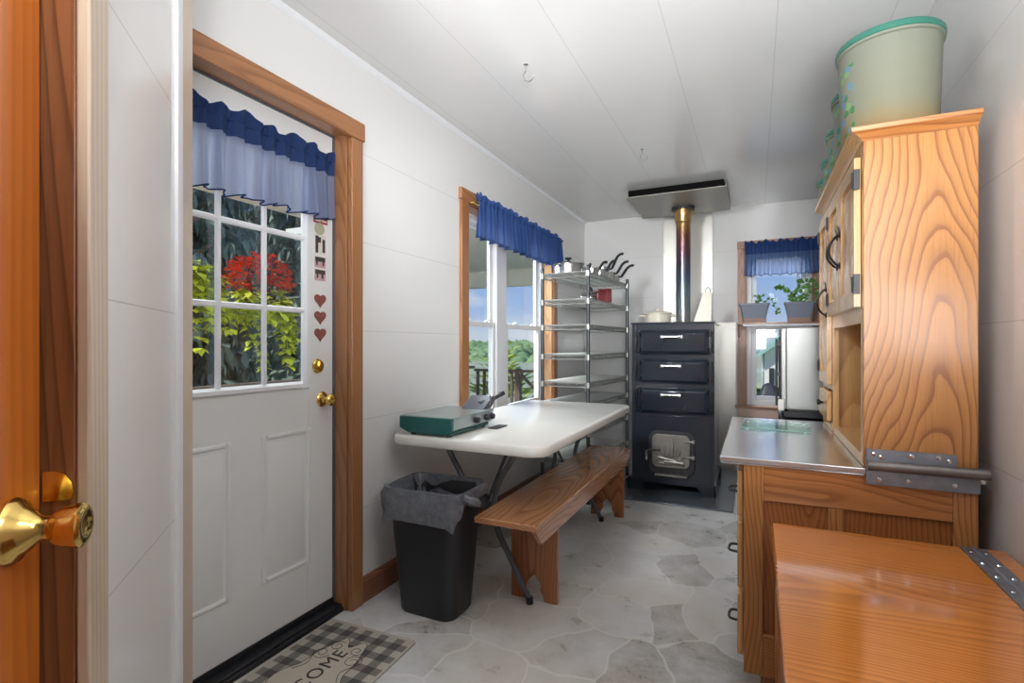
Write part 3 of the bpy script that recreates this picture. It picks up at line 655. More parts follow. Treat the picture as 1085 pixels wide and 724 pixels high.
m = MB(); m.box(-.945, -.215, 4.245, 4.95, 2.3662, ZC - .001)
m.build('gap_shade', 'gapshade', hp)  # added black box, paints the dark of the shaded gap under the ceiling
pp = thing('stove_pipe', 'heat-blued metal stove pipe rising from the bake oven', 'stove pipe', (-.57, 4.73, OZ))
MB().lathe([(.066, 1.331), (.066, 1.36), (.062, 1.362), (.062, 2.22), (.070, 2.225), (.070, 2.27), (.078, 2.3), (.078, 2.361)], (-.57, 4.73, 0), 28).build('pipe', 'pipe', pp)
MB().lathe([(.098, 2.335), (.098, 2.359), (.079, 2.359), (.079, 2.335)], (-.57, 4.73, 0), 28).build('collar', 'irond', pp)
MB().lathe([(.074, 1.333), (.074, 1.345), (.064, 1.347)], (-.57, 4.73, 0), 28).build('flange', 'inox', pp)
# things on the oven
t = thing('casserole', 'cream lidded casserole on top of the dark bake oven', 'pot', (-.74, 4.45, OZ), None)
MB().lathe([(.085, OZ), (.10, OZ + .008), (.106, OZ + .075), (.112, OZ + .08)], (-.74, 4.45, 0), 32).build('pot', 'cream', t)
MB().lathe([(.116, OZ + .080), (.116, OZ + .088), (.08, OZ + .102), (.03, OZ + .108), (.02, OZ + .112), (.02, OZ + .122), (.024, OZ + .128), (.001, OZ + .13)], (-.74, 4.45, 0), 32).build('lid', 'cream', t)
for sx in (-1, 1): MB().tube([(-.74 + sx * .10, 4.43, OZ + .066), (-.74 + sx * .145, 4.435, OZ + .068), (-.74 + sx * .145, 4.465, OZ + .068), (-.74 + sx * .10, 4.47, OZ + .066)], .008, 8).build('handle', 'cream', t)
t = thing('grater', 'tall white tapered box with hanging loop beside the stove pipe', 'box', (-.37, 4.45, OZ))
m = MB(); m.loft([[(-.37 + a, 4.45 + b, OZ + z) for a, b in ((-.085, -.05), (.056, -.05), (.056, .05), (-.085, .05))] for z in (0,)] + [[(-.37 + a, 4.45 + b, OZ + .245) for a, b in ((-.01, -.03), (.056, -.03), (.056, .03), (-.01, .03))]]); m.build('body', 'cream', t, bevel=.004)
m = MB(); m.tube(smoothpath([(-.0 - .36, 4.45, OZ + .243), (-.362, 4.45, OZ + .27), (-.345, 4.45, OZ + .29), (-.328, 4.45, OZ + .27), (-.33, 4.45, OZ + .243)], 4), .0035, 6); m.build('loop', 'blackm', t)

# ------------------------------------------------------------------ wire shelving
sc_ = thing('wire_shelving', 'tall grey wire shelving rack in the back left corner', 'shelf', (-1.245, 4.10, 0))
lx, ly = .185, .475; X0, Y0 = -1.245, 4.10
def shelf_mesh(z, wires):
    m = MB()
    for (a, b) in (((-lx, -ly), (lx, -ly)), ((lx, -ly), (lx, ly)), ((lx, ly), (-lx, ly)), ((-lx, ly), (-lx, -ly))):
        p, q = Vector((X0 + a[0], Y0 + a[1], z)), Vector((X0 + b[0], Y0 + b[1], z)); d = Vector((0, 0, .030))
        m.tube([p, q], .0045, 6); m.tube([p - d, q - d], .0040, 6)
        n = int((q - p).length / .035); zz = [p + (q - p) * (i / n) - d * (i % 2) for i in range(n + 1)]; m.tube(zz, .0026, 5)
    for x, y in ((-lx, -ly), (lx, -ly), (lx, ly), (-lx, ly)): m.cyl((X0 + x, Y0 + y, z - .034), (X0 + x, Y0 + y, z + .006), .019, .019, 14)
    if wires:
        n = 34
        for i in range(1, n): y = Y0 - ly + 2 * ly * i / n; m.tube([(X0 - lx, y, z + .004), (X0 + lx, y, z + .004)], .0022, 5)
    for x in (-.09, 0, .09): m.tube([(X0 + x, Y0 - ly, z - .002), (X0 + x, Y0 + ly, z - .002)], .003, 5)
    return m
levels = (1.69, 1.49, 1.30, 1.08, .875, .725, .525, .30, .12)
for i, z in enumerate(levels):
    s = shelf_mesh(z, True).build('shelf', 'wire', sc_)
    if i != 5: MB().box(X0 - lx + .012, X0 + lx - .012, Y0 - ly + .012, Y0 + ly - .012, z + .0065, z + .0085).build('liner', 'liner', s)
for x in (-lx, lx):
    for y in (-ly, ly):
        m = MB(); m.cyl((X0 + x, Y0 + y, .02), (X0 + x, Y0 + y, 1.725), .0135, n=14); m.lathe([(.0135, 1.725), (.0145, 1.727), (.012, 1.738), (.001, 1.74)], (X0 + x, Y0 + y, 0), 14); p = m.build('post', 'postg', sc_)
        MB().lathe([(.018, 0), (.02, .004), (.012, .014), (.008, .03)], (X0 + x, Y0 + y, 0), 14).build('foot', 'black', p)
sc_.rotation_euler.z = R(-4.2)
rot = Matrix.Rotation(R(-4.2), 3, 'Z')
def on_shelf(lxp, lyp): v = rot @ Vector((lxp, lyp, 0)); return X0 + v.x, Y0 + v.y
ZT = 1.6985
def lidpan(lxp, lyp, r, h, lab, hd):
    x, y = on_shelf(lxp, lyp); t = thing('lidded_pan', lab, 'pan', (x, y, ZT), 'pans on the top shelf')
    MB().lathe([(r * .93, ZT), (r, ZT + .01), (r, ZT + h), (r + .005, ZT + h + .003)], (x, y, 0), 30).build('pan', 'inox', t)
    MB().lathe([(r + .006, ZT + h + .0035), (r + .004, ZT + h + .009), (r * .6, ZT + h + .024), (.018, ZT + h + .03)], (x, y, 0), 30).build('lid', 'inox', t)
    MB().lathe([(.008, ZT + h + .03), (.010, ZT + h + .042), (.026, ZT + h + .05), (.026, ZT + h + .06), (.001, ZT + h + .063)], (x, y, 0), 16).build('knob', 'black', t)
    for s in (-1, 1):
        dx, dy = math.cos(hd) * s, math.sin(hd) * s; MB().tube([(x + dx * r - dy * .025, y + dy * r + dx * .025, ZT + h * .8), (x + dx * (r + .03) - dy * .02, y + dy * (r + .03) + dx * .02, ZT + h * .85), (x + dx * (r + .03) + dy * .02, y + dy * (r + .03) - dx * .02, ZT + h * .85), (x + dx * r + dy * .025, y + dy * r - dx * .025, ZT + h * .8)], .005, 6).build('handle', 'black', t)
lidpan(-.045, -.30, .115, .075, 'wide shiny lidded pan nearest the window on the top shelf', 1.2)
lidpan(-.06, .0, .09, .075, 'second shiny lidded pan behind the wide one on top shelf', .9)
def saucepan(lxp, lyp, r, h, lab, ang, rise=.075, ln=.12):
    x, y = on_shelf(lxp, lyp); t = thing('saucepan', lab, 'pan', (x, y, ZT), 'pans on the top shelf')
    MB().lathe([(r * .95, ZT), (r, ZT + .006), (r, ZT + h), (r + .004, ZT + h + .002), (r - .002, ZT + h), (r - .003, ZT + .01), (.001, ZT + .008)], (x, y, 0), 26, True).build('pan', 'inox', t)
    dx, dy = math.cos(ang), math.sin(ang)
    q = [(x + dx * r, y + dy * r, ZT + h * .85), (x + dx * (r + .02), y + dy * (r + .02), ZT + h * .9 + .01), (x + dx * (r + ln * .55), y + dy * (r + ln * .55), ZT + h + rise), (x + dx * (r + ln * .85), y + dy * (r + ln * .85), ZT + h + rise * 1.3), (x + dx * (r + ln), y + dy * (r + ln), ZT + h + rise * 1.25)]
    q = smoothpath(q, 4); m = MB(); m.tube(q, [.006 + .005 * min(1, i / 4) for i in range(len(q))], 8); m.build('handle', 'black', t)
saucepan(.11, -.20, .055, .05, 'small saucepan just behind the front post on the top shelf', 1.0, .05, .10)
saucepan(.12, -.06, .048, .06, 'saucepan with short raised handle beside second lidded pan', .7, .06, .10)
saucepan(.10, .085, .055, .095, 'tall saucepan in the middle of the top shelf edge', .2, .085, .11)
saucepan(.10, .225, .055, .07, 'second saucepan from the far end of the top shelf', .2, .07, .11)
saucepan(.10, .36, .052, .055, 'smallest saucepan at the far end of the top shelf', .15, .07, .12)
saucepan(-.09, .20, .06, .07, 'saucepan with upright handle behind the tall saucepan', 1.6, .08, .07)
# second shelf
x, y = on_shelf(.04, -.07); z = 1.4985
t = thing('mixer', 'small chrome hand mixer with dark slots on the second shelf', 'mixer', (x, y, z))
m = MB(); m.prism([(y - .09, z), (y + .07, z), (y + .09, z + .03), (y + .06, z + .085), (y - .06, z + .085), (y - .10, z + .04)], 'x', x - .045, x + .045); b = m.build('body', 'inox', t, bevel=.01)
m = MB()
for i in range(3): m.box(x + .044, x + .048, y - .07, y + .06, z + .02 + i * .02, z + .03 + i * .02)
for i in range(3): m.box(x - .035, x + .04, y - .0965, y - .09, z + .03 + i * .014, z + .037 + i * .014)
m.build('slot', 'black', b)
m = MB(); m.tube(smoothpath([(x, y - .06, z + .085), (x, y - .05, z + .115), (x, y + .05, z + .115), (x, y + .06, z + .085)], 4), .010, 8); m.build('handle', 'black', t)
x, y = on_shelf(.10, .13)
t = thing('waffle_iron', 'dark red ribbed folding iron leaning on the second shelf', 'kitchen tool', (x, y, z))
m = MB(); m.box(x - .055, x + .055, y - .014, y + .014, z + .012, z + .125); b = m.build('plate', 'red', t, bevel=.005)
m = MB()
for i in range(5): m.box(x - .05 + i * .021, x - .038 + i * .021, y - .019, y - .0135, z + .016, z + .12)
m.build('rib', 'red', b)
m = MB(); m.tube([(x - .05, y, z + .10), (x - .14, y - .01, z + .105)], .008, 8); m.build('handle', 'red', t)
m = MB(); m.tube(arc((x, y + .0, z + .006), .05, 0, 360, 20), .005, 6); m.build('base_ring', 'inox', t)

# ------------------------------------------------------------------ folding table and things on it
TX0, TX1, TY0, TY1, TZ = -1.555, -.772, 1.925, 3.585, .74
ft = thing('folding_table', 'white plastic folding table with grey tube legs by the window', 'table', ((TX0 + TX1) / 2, (TY0 + TY1) / 2, 0))
m = MB(); r0 = rrect(TX0, TX1, TY0, TY1, .085, 8); r1 = rrect(TX0 + .006, TX1 - .006, TY0 + .006, TY1 - .006, .08, 8); r2 = rrect(TX0 + .004, TX1 - .004, TY0 + .004, TY1 - .004, .082, 8)
m.loft([[(a, b, TZ - .044) for a, b in r2], [(a, b, TZ - .038) for a, b in r0], [(a, b, TZ - .007) for a, b in r0], [(a, b, TZ) for a, b in r1]])
m.build('tabletop', 'tabtop', ft, angle=50)
for a in (TX0 + .07, TX1 - .10): MB().box(a, a + .02, TY0 + .12, TY1 - .12, TZ - .06, TZ - .0445).build('side_rail', 'grey', ft)
for yy, sg in ((2.115, -1), (3.30, 1)):
    for sx in (-1, 1):
        cx = (TX0 + TX1) / 2
        q = smoothpath([(cx + sx * .19, yy, TZ - .05), (cx + sx * .155, yy, .62), (cx + sx * .10, yy, .53), (cx + sx * .072, yy, .43), (cx + sx * .086, yy, .32), (cx + sx * .16, yy, .18), (cx + sx * .253, yy, .012)], 6)
        m = MB(); m.tube(q, .0135, 10); lg = m.build('leg', 'grey', ft)
        MB().cyl((q[-1].x, q[-1].y, 0), (q[-1].x - sx * .004, q[-1].y, .03), .0165, n=12).build('foot_cap', 'black', lg)
    m = MB(); m.tube([(cx - .08, yy, .34), (cx + .08, yy, .34)], .011, 8); m.build('crossbar', 'grey', ft)
    MB().tube([(cx - .30, yy, TZ - .056), (cx + .30, yy, TZ - .056)], .011, 8).build('crossbar', 'grey', ft)
    m = MB(); m.tube([(cx, yy, .34), (cx, yy - sg * .38, TZ - .055)], .008, 8); m.build('brace', 'grey', ft)

# camp stove on the table
cs = thing('camp_stove', 'green and silver portable camp stove on the folding table', 'camp stove', (-1.33, 2.14, TZ))
cx0, cx1, cy0, cy1 = -1.50, -1.215, 1.945, 2.355
m = MB(); m.box(cx0 + .03, cx1 - .02, cy0 + .02, cy1 - .02, TZ + .008, TZ + .02); m.prism([(cx0 + .04, TZ + .016), (cx1 - .03, TZ + .016), (cx1, TZ + .034), (cx1, TZ + .088), (cx0, TZ + .088), (cx0, TZ + .034)], 'y', cy0, cy0 + .02)
m.build('end_panel', 'green', cs, bevel=.003)
MB().prism([(cx0 + .04, TZ + .016), (cx1 - .03, TZ + .016), (cx1 - .004, TZ + .034), (cx1 - .004, TZ + .080), (cx0 + .004, TZ + .080), (cx0 + .004, TZ + .034)], 'y', cy0 + .02, cy1).build('case', 'steelg', cs, bevel=.003)
MB().box(cx0, cx1, cy0 + .018, cy1, TZ + .080, TZ + .09).build('lid', 'steelg', cs, bevel=.003)
for yy in (2.17, 2.27, 2.325): MB().lathe([(.001, 0), (.014, 0), (.016, .004), (.013, .02), (.001, .021)], (cx1 - .004, yy, TZ + .055), 16, True, 'x').build('knob', 'black', cs)
for a in (cx0 + .05, cx1 - .04):
    for b in (cy0 + .04, cy1 - .05): MB().cyl((a, b, TZ), (a, b, TZ + .017), .012, n=10).build('foot', 'black', cs)
m = MB(); m.prism([(cy1 - .075, TZ + .09), (cy1 + .02, TZ + .09), (cy1 + .075, TZ + .135), (cy1 + .04, TZ + .15)], 'x', cx0 + .13, cx0 + .26); rg = m.build('regulator', 'grey', cs, bevel=.004)
m = MB(); m.cyl((cx1 - .07, cy1 - .02, TZ + .105), (cx1 - .04, cy1 + .06, TZ + .13), .02, .016, 14); m.cyl((cx1 - .04, cy1 + .06, TZ + .13), (cx1 - .022, cy1 + .12, TZ + .15), .011, .011, 12); m.build('valve', 'irond', rg)
m = MB(); m.cyl((cx1 - .022, cy1 + .12, TZ + .15), (cx1 - .016, cy1 + .14, TZ + .157), .013, .013, 12); m.build('valve_cap', 'black', rg)
m = MB(); m.tube([(cx1 - .012, cy1 - .02, TZ + .16), (cx1 - .012, cy1 - .02, TZ + .086)], .004, 6); m.build('latch_wire', 'chrome', cs)
o = MB().box(-1.20, -1.15, 2.26, 2.38, TZ + .0005, TZ + .006).build('scraper', 'irond', origin=(-1.17, 2.3, TZ), bevel=.002); tag(o, 'thin dark scraper blade lying beside the camp stove', 'scraper')

# ------------------------------------------------------------------ bench
bn = thing('bench', 'long oak bench in front of the white folding table', 'bench', (-.90, 2.68, 0))
bx0, bx1, by0, by1, bz = -1.045, -.768, 1.845, 3.51, .452
MB().box(bx0, bx1, by0, by1, bz - .026, bz).build('seat', 'bench', bn, bevel=.004)
for x0, x1 in ((bx1 - .024, bx1 - .002),):
    MB().prism([(by0 + .004, bz - .0265), (by0 + .07, bz - .095), (by1 - .07, bz - .095), (by1 - .004, bz - .0265)], 'x', x0, x1).build('apron', 'bench', bn, bevel=.003)
for yy in (2.15, 3.42):
    x0, x1, xc = bx0 + .026, bx1 - .026, (bx0 + bx1) / 2; h = bz - .027
    poly = [(x0, 0), (x0 + .062, 0), (x0 + .066, .02), (x0 + .082, .05), (xc - .035, .068), (xc - .028, .085), (xc, .115), (xc + .028, .085), (xc + .035, .068), (x1 - .082, .05), (x1 - .066, .02), (x1 - .062, 0), (x1, 0), (x1, h), (x0, h)]
    MB().prism(poly, 'y', yy, yy + .028).build('leg', 'benchleg', bn, bevel=.003)

# ------------------------------------------------------------------ waste bin
tb = thing('waste_bin', 'black waste bin with grey liner under the table edge', 'bin', (-1.27, 1.97, 0))
bcx, bcy = -1.275, 1.915
def bring(hx, hy, z, r=.05, n=7): return [(bcx + a, bcy + b, z) for a, b in rrect(-hx, hx, -hy, hy, r, n)]
m = MB(); m.loft([bring(.135, .098, .0, .055), bring(.142, .104, .012, .06), bring(.178, .128, .50, .05), bring(.19, .14, .505, .055), bring(.19, .14, .535, .055), bring(.184, .134, .535, .05), bring(.172, .122, .49, .05), bring(.132, .094, .02, .05)], True); m.build('bin', 'black', tb, angle=50)
rnd = random.Random(11)
m = MB(); N = len(bring(.1, .1, 0)); drop = [.085 + .05 * math.sin(i * .45 + 1) + rnd.uniform(-.012, .012) for i in range(N)]
def wob(i, k, a): return a * math.sin(i * 1.9 + k * 2.3) + a * .6 * math.sin(i * 3.7 + k)
rg_ = []
for k, (hx, hy, dz) in enumerate(((.138, .098, -.30), (.162, .112, -.13), (.176, .128, -.03), (.184, .134, .008), (.198, .148, .008), (.201, .151, -.02), (.202, .152, -.6), (.203, .152, -1.0))):
    base = bring(hx, hy, 0, .055); ring = []
    for i, (x, y, _) in enumerate(base):
        q = Vector((x - bcx, y - bcy)); nrm = q.normalized() * wob(i, k, .004 if k < 5 else .009)
        z = .538 + (dz if dz > -.25 and k < 6 else (-.3 if k == 0 else dz * drop[i]))
        ring.append((x + nrm.x, y + nrm.y, z))
    rg_.append(ring)
m.loft(rg_, False); m.build('liner', 'bag', tb, recalc=True, angle=60)
m = MB(); m.tube(smoothpath([(bcx + .20, bcy - .10, .53), (bcx + .225, bcy - .09, .52), (bcx + .235, bcy - .05, .50), (bcx + .21, bcy - .03, .49)], 4), [.02, .018, .016, .016, .02, .022, .02, .02, .018, .016, .015, .014, .012], 7); m.build('liner_knot', 'bag', tb)
bin_root = tb

# ------------------------------------------------------------------ door mat
mt = thing('doormat', 'beige and black gingham welcome mat by the white door', 'mat', (-1.385, 1.27, 0))
mx, my = -1.385, 1.27
m = MB(); m.prism([(mx + a, my + b) for a, b in rrect(-.21, .21, -.37, .37, .012, 4)], 'z', .0008, .008); m.build('mat', 'mat', mt)
m = MB(); pts = []
for i in range(80):
    a = 2 * math.pi * i / 80; r = 1 + .10 * math.cos(6 * a) + .05 * math.cos(10 * a); pts.append((mx + .115 * r * math.cos(a), my + .27 * r * math.sin(a)))
m.prism(pts, 'z', .0078, .0092); m.build('centre_panel', 'matc', mt)
m = MB(); ins = [(mx + (x - mx) * 1.0, my + (y - my) * 1.0, .0095) for x, y in pts]; m.tube(ins + [ins[0]], .0012, 4)
def spiral(cx, cy, r, a0, turns, sg):
    return [(cx + r * (1 - .75 * i / 36) * math.cos(a0 + sg * turns * 2 * math.pi * i / 36), cy + r * (1 - .75 * i / 36) * math.sin(a0 + sg * turns * 2 * math.pi * i / 36), .0098) for i in range(37)]
for sy in (-1, 1):
    for sx in (-1, 1):
        m.tube(spiral(mx + sx * .072, my + sy * .165, .036, 0, 1.5, sx * sy), .0012, 4)
        m.tube(spiral(mx + sx * .045, my + sy * .222, .03, 1, 1.4, -sx * sy), .0012, 4)
        m.tube(smoothpath([(mx + sx * .1, my + sy * .05, .0098), (mx + sx * .075, my + sy * .1, .0098), (mx + sx * .108, my + sy * .165, .0098)], 6), .0012, 4)
m.build('scrollwork', 'ink', mt)
cu = bpy.data.curves.new('lettering', 'FONT'); cu.body = 'WELCOME'; cu.size = .078; cu.extrude = .0005; cu.align_x = 'CENTER'; cu.align_y = 'CENTER'; cu.space_character = 1.12
tmp = bpy.data.objects.new('lettering_curve', cu); COL.objects.link(tmp); bpy.context.view_layer.update()
me = bpy.data.meshes.new_from_object(tmp.evaluated_get(bpy.context.evaluated_depsgraph_get())); bpy.data.objects.remove(tmp)
tx = bpy.data.objects.new('lettering', me); COL.objects.link(tx); tx.parent = mt; tx.location = (0, 0, .0098); tx.rotation_euler.z = R(90); me.materials.clear(); me.materials.append(M['ink'])
mt.rotation_euler.z = R(2)

# ------------------------------------------------------------------ base cabinet, counter, cupboard
CY0, CY1 = 1.85, 2.857
bc = thing('base_cabinet', 'oak base cabinet with drawers under the steel worktop', 'cabinet', (.28, 2.35, 0))
kx0, kx1, kz = -.034, .563, .765
m = MB(); m.box(kx0 + .002, kx1 - .001, CY0 + .014, CY1 - .01, .09, kz - .001); m.build('carcass', 'cuppan', bc)
MB().box(kx0 + .05, kx1, CY0 + .03, CY1 - .02, 0, .09).build('plinth', 'cuppan', bc)
for a, b in ((kx0, kx0 + .058), (kx1 - .056, kx1)): MB().box(a, b, CY0, CY0 + .02, .085, kz).build('stile', 'cup', bc, bevel=.002)
for a, b in ((.655, kz), (.085, .22)): MB().box(kx0 + .058, kx1 - .056, CY0 + .001, CY0 + .02, a, b).build('rail', 'cupx', bc, bevel=.002)
MB().box(.205, .245, CY0 + .003, CY0 + .018, .22, .655).build('mullion', 'cup', bc, bevel=.002)
m = MB(); m.prism([(kx0, .764), (kx0 + .02, .764), (kx0 + .02, .09), (kx0, .09)], 'y', CY0 + .02, CY1 - .01); m.build('face_frame', 'cupf', bc)
def drawer(y0, y1, z0, z1):
    m = MB(); m.box(kx0 - .020, kx0 - .002, y0, y1, z0, z1); d_ = m.build('drawer', 'cupf', bc, bevel=.004)
    m = MB(); yc, zc = (y0 + y1) / 2, (z0 + z1) / 2
    yk = y0 + .06; m.tube(smoothpath([(kx0 - .020, yk - .035, zc), (kx0 - .042, yk - .03, zc), (kx0 - .048, yk, zc - .004), (kx0 - .042, yk + .03, zc), (kx0 - .02, yk + .035, zc)], 4), .0045, 8)
    m.build('handle', 'irond', d_)
for y0, y1 in ((CY0 + .035, 2.33), (2.36, CY1 - .04)):
    if y0 < 2:
        for z0, z1 in ((.585, .735), (.345, .565), (.12, .325)): drawer(y0, y1, z0, z1)
    else: MB().box(kx0 - .020, kx0 - .002, y0, y1, .12, .735).build('door', 'cupf', bc, bevel=.004)
wt = MB(); wt.box(-.106, .578, CY0 - .012, CY1, .772, .79); wt.box(-.104, .56, CY0 - .008, CY1 - .01, .766, .772)
wt = wt.build('worktop', 'counter', origin=(.24, 2.35, .78), bevel=.003); tag(wt, 'stainless steel worktop on the oak base cabinet', 'worktop')

uc = thing('upper_cupboard', 'tall oak cupboard with cathedral doors standing on the worktop', 'cupboard', (.43, 2.35, .7905))
ux0, ux1, uz0, uz1 = .295, .563, .7915, 1.775
MB().box(ux0, ux1, CY0, CY0 + .018, uz0, uz1).build('end_panel', 'cup', uc, bevel=.0015)
MB().box(ux0, ux1, CY1 - .018, CY1, uz0, uz1).build('end_panel', 'cup', uc, bevel=.0015)
MB().box(ux1 - .01, ux1 - .001, CY0 + .018, CY1 - .018, uz0, uz1).build('back_panel', 'cuppan', uc)
m = MB(); m.box(ux0 + .02, ux1 - .01, CY0 + .018, CY1 - .018, uz0, uz0 + .03); m.box(ux0 + .02, ux1 - .01, CY0 + .018, CY1 - .018, 1.255, 1.275); m.box(ux0 + .02, ux1 - .01, CY0 + .018, CY1 - .018, uz1 - .02, uz1); m.build('shelf', 'cupf', uc)
MB().box(ux0 + .02, ux1 - .01, 2.52, 2.54, uz0 + .03, 1.255).build('divider', 'cupf', uc)
m = MB()
for a in ((CY0 + .018, CY0 + .045, uz0, uz1), (2.50, 2.555, uz0 + .03, uz1), (CY1 - .035, CY1 - .018, uz0, uz1), (CY0 + .045, 2.50, uz0, uz0 + .032), (2.555, CY1 - .035, uz0, uz0 + .032), (CY0 + .045, 2.50, 1.225, 1.29), (CY0 + .045, CY1 - .035, 1.72, uz1), (2.555, CY1 - .035, .965, .985)): m.box(ux0, ux0 + .02, *a)
m.build('face_frame', 'cupf', uc, bevel=.0015)
def cath_door(y0, y1, z0, z1, hy, hz, hside, hinge=True):
    x = ux0 - .001; m = MB(); q = .052
    m.box(x - .018, x, y0, y0 + q, z0, z1); m.box(x - .018, x, y1 - q, y1, z0, z1); m.box(x - .018, x, y0 + q, y1 - q, z0, z0 + q)
    yc, hw = (y0 + y1) / 2, (y1 - y0) / 2 - q
    top = [(yc + hw * math.sin(R(a)), z1 - q - .035 + .035 * (1 if abs(a) < 35 else max(0, math.cos(R((abs(a) - 35) * 90 / 55))))) for a in range(-90, 91, 10)]
    m.prism([(y0 + q, z1), (y0 + q, z1 - q - .035)] + top[1:-1] + [(y1 - q, z1 - q - .035), (y1 - q, z1)], 'x', x - .018, x)
    d_ = m.build('door', 'cupf', uc, bevel=.003)
    k = .012; m = MB(); p0 = [(y0 + q, z0 + q), (y1 - q, z0 + q)] + [(a, b) for a, b in top[::-1]]
    yc2, zc2 = yc, (z0 + z1) / 2; p1 = [(yc2 + (a - yc2) * .62, zc2 + (b - zc2) * .86) for a, b in p0]
    m.loft([[(x - .006, a, b) for a, b in p0], [(x - .008, a, b) for a, b in p0], [(x - .015, a, b) for a, b in p1]]); m.build('raised_panel', 'cupf', d_)
    xh = x - .018
    m = MB(); m.tube(smoothpath([(xh, hy, hz + .055), (xh - .012, hy, hz + .05), (xh - .03, hy, hz + .02), (xh - .032, hy, hz - .02), (xh - .012, hy, hz - .05), (xh, hy, hz - .055)], 4), .0042, 8)
    m.lathe([(.001, 0), (.013, 0), (.010, -.004), (.001, -.005)], (xh, hy, hz + .055), 12, True, 'x'); m.lathe([(.001, 0), (.013, 0), (.010, -.004), (.001, -.005)], (xh, hy, hz - .055), 12, True, 'x')
    for s in (-1, 1): m.leaf((xh - .004, hy, hz + .06), (0, s * .6, 1), (1, 0, 0), .04, .018)
    m.build('handle', 'blackm', d_)
    if hinge:
        yy = y0 if hside < 0 else y1
        for zz in (z0 + .07, z1 - .07): m = MB(); m.box(x - .021, x - .005, yy - (.018 if hside < 0 else -.0), yy + (0 if hside < 0 else .018), zz - .03, zz + .03); m.cyl((x - .021, yy, zz - .024), (x - .021, yy, zz + .024), .005, n=8); m.build('hinge', 'irond', d_)
cath_door(CY0 + .036, 2.205, 1.275, 1.735, 2.18, 1.50, -1)
cath_door(2.212, 2.515, 1.275, 1.735, 2.238, 1.50, 1)
cath_door(2.545, CY1 - .02, .99, 1.735, 2.57, 1.34, 1)
m = MB(); m.box(ux0 - .019, ux0 - .001, 2.545, CY1 - .02, .835, .96); dd = m.build('drawer', 'cupf', uc, bevel=.004)
MB().lathe([(.001, -.022), (.012, -.022), (.014, -.016), (.006, -.006), (.006, 0)], (ux0 - .019, 2.69, .90), 14, True, 'x').build('knob', 'blackm', dd)
m = MB(); prof = [(0, 0), (.004, .0), (.012, .010), (.026, .018), (.034, .022), (.036, .034), (0, .034)]
m.loft([[(ux0 - .001 - a * 0, 0, 0) for a, b in prof]] if False else [[(ux0 - a, CY0 - a, uz1 - .004 + b) for a, b in prof], [(ux0 - a, CY1 + .0, uz1 - .004 + b) for a, b in prof]]); m.build('crown', 'cupf', uc)
m = MB(); m.loft([[(ux0 - a, CY0 - a, uz1 - .004 + b) for a, b in prof], [(ux1, CY0 - a, uz1 - .004 + b) for a, b in prof]]); m.build('crown', 'cupx', uc)
MB().box(ux0 - .034, ux1, CY0 - .034, CY1, uz1 + .020, uz1 + .0295).build('top_board', 'cupx', uc)
ZTOP = uz1 + .0305
# big hinge bracket across the end
yb = CY0 - .0135
hb = MB().box(.300, .512, yb - .005, yb + .012, .797, .848).build('hinge_bracket', 'galv', uc, bevel=.001); hb['label'] = 'grey galvanised hinge bracket'
MB().box(.298, .562, yb - .005, yb, .745, .800).build('lower_leaf', 'galv', hb, bevel=.001)
MB().cyl((.300, yb - .013, .803), (.578, yb - .013, .803), .0155, n=18).build('barrel', 'galvd', hb)
for x, z in ((.318, .835), (.335, .828), (.408, .837), (.470, .838), (.492, .830), (.33, .762), (.40, .764), (.505, .764)): MB().lathe([(.001, -.004), (.006, -.003), (.007, 0)], (x, yb - .005, z), 10, True, 'y').build('screw', 'chrome', hb)

# glass plate and countertop oven
pl = thing('glass_cutting_board', 'clear greenish glass board lying on the steel worktop', 'cutting board', (.07, 2.58, .7905))
MB().prism([(-.056, 2.465), (.208, 2.446), (.225, 2.70), (-.045, 2.715)], 'z', .7945, .7985).build('sheet', 'plate', pl)
m = MB(); m.tube([(-.056, 2.464, .7965), (.208, 2.445, .7965)], .0022, 6); m.tube([(-.057, 2.465, .7965), (-.046, 2.715, .7965)], .002, 6); m.build('edge', 'plateg', pl)
for x, y in ((-.03, 2.49), (.19, 2.47), (.2, 2.68), (-.03, 2.69)): MB().cyl((x, y, .7905), (x, y, .7945), .006, n=8).build('foot', 'white', pl)
cart = thing('work_stand', 'low black work stand between the worktop and back window', 'stand', (.36, 3.25, 0))
MB().box(.125, .585, 2.885, 3.5, .745, .765).build('top', 'blackm', cart, bevel=.003)
for x in (.145, .565):
    for y in (2.91, 3.47): MB().box(x - .018, x + .018, y - .018, y + .018, 0, .745).build('leg', 'blackm', cart)
ov = thing('countertop_oven', 'grey countertop oven seen from its side before back window', 'oven', (.36, 3.25, .765))
oy = 3.10
MB().box(.150, .580, oy, 3.46, .812, 1.250).build('body', 'oven', ov, bevel=.006)
MB().box(.140, .580, oy - .006, 3.46, .772, .802).box(.16, .57, oy + .004, 3.45, .802, .812).build('base', 'black', ov, bevel=.003)
m = MB(); m.box(.128, .150, oy + .01, 3.45, .815, 1.245); dn = m.build('door', 'oven', ov, bevel=.003)
MB().box(.124, .1285, oy + .04, 3.42, .86, 1.20).build('door_glass', 'black', dn)
m = MB(); m.tube([(.105, oy + .02, .83), (.105, oy + .02, 1.19)], .006, 8)
for z in (.86, 1.0, 1.16): m.box(.104, .130, oy + .014, oy + .026, z - .008, z + .008)
m.build('handle', 'irond', dn)
MB().box(.112, .142, oy - .003, oy + .03, .805, .865).build('hinge_cover', 'white', ov, bevel=.005)
for x in (.17, .55):
    for y in (oy + .03, 3.42): MB().cyl((x, y, .7655), (x, y, .773), .014, n=10).build('foot', 'black', ov)

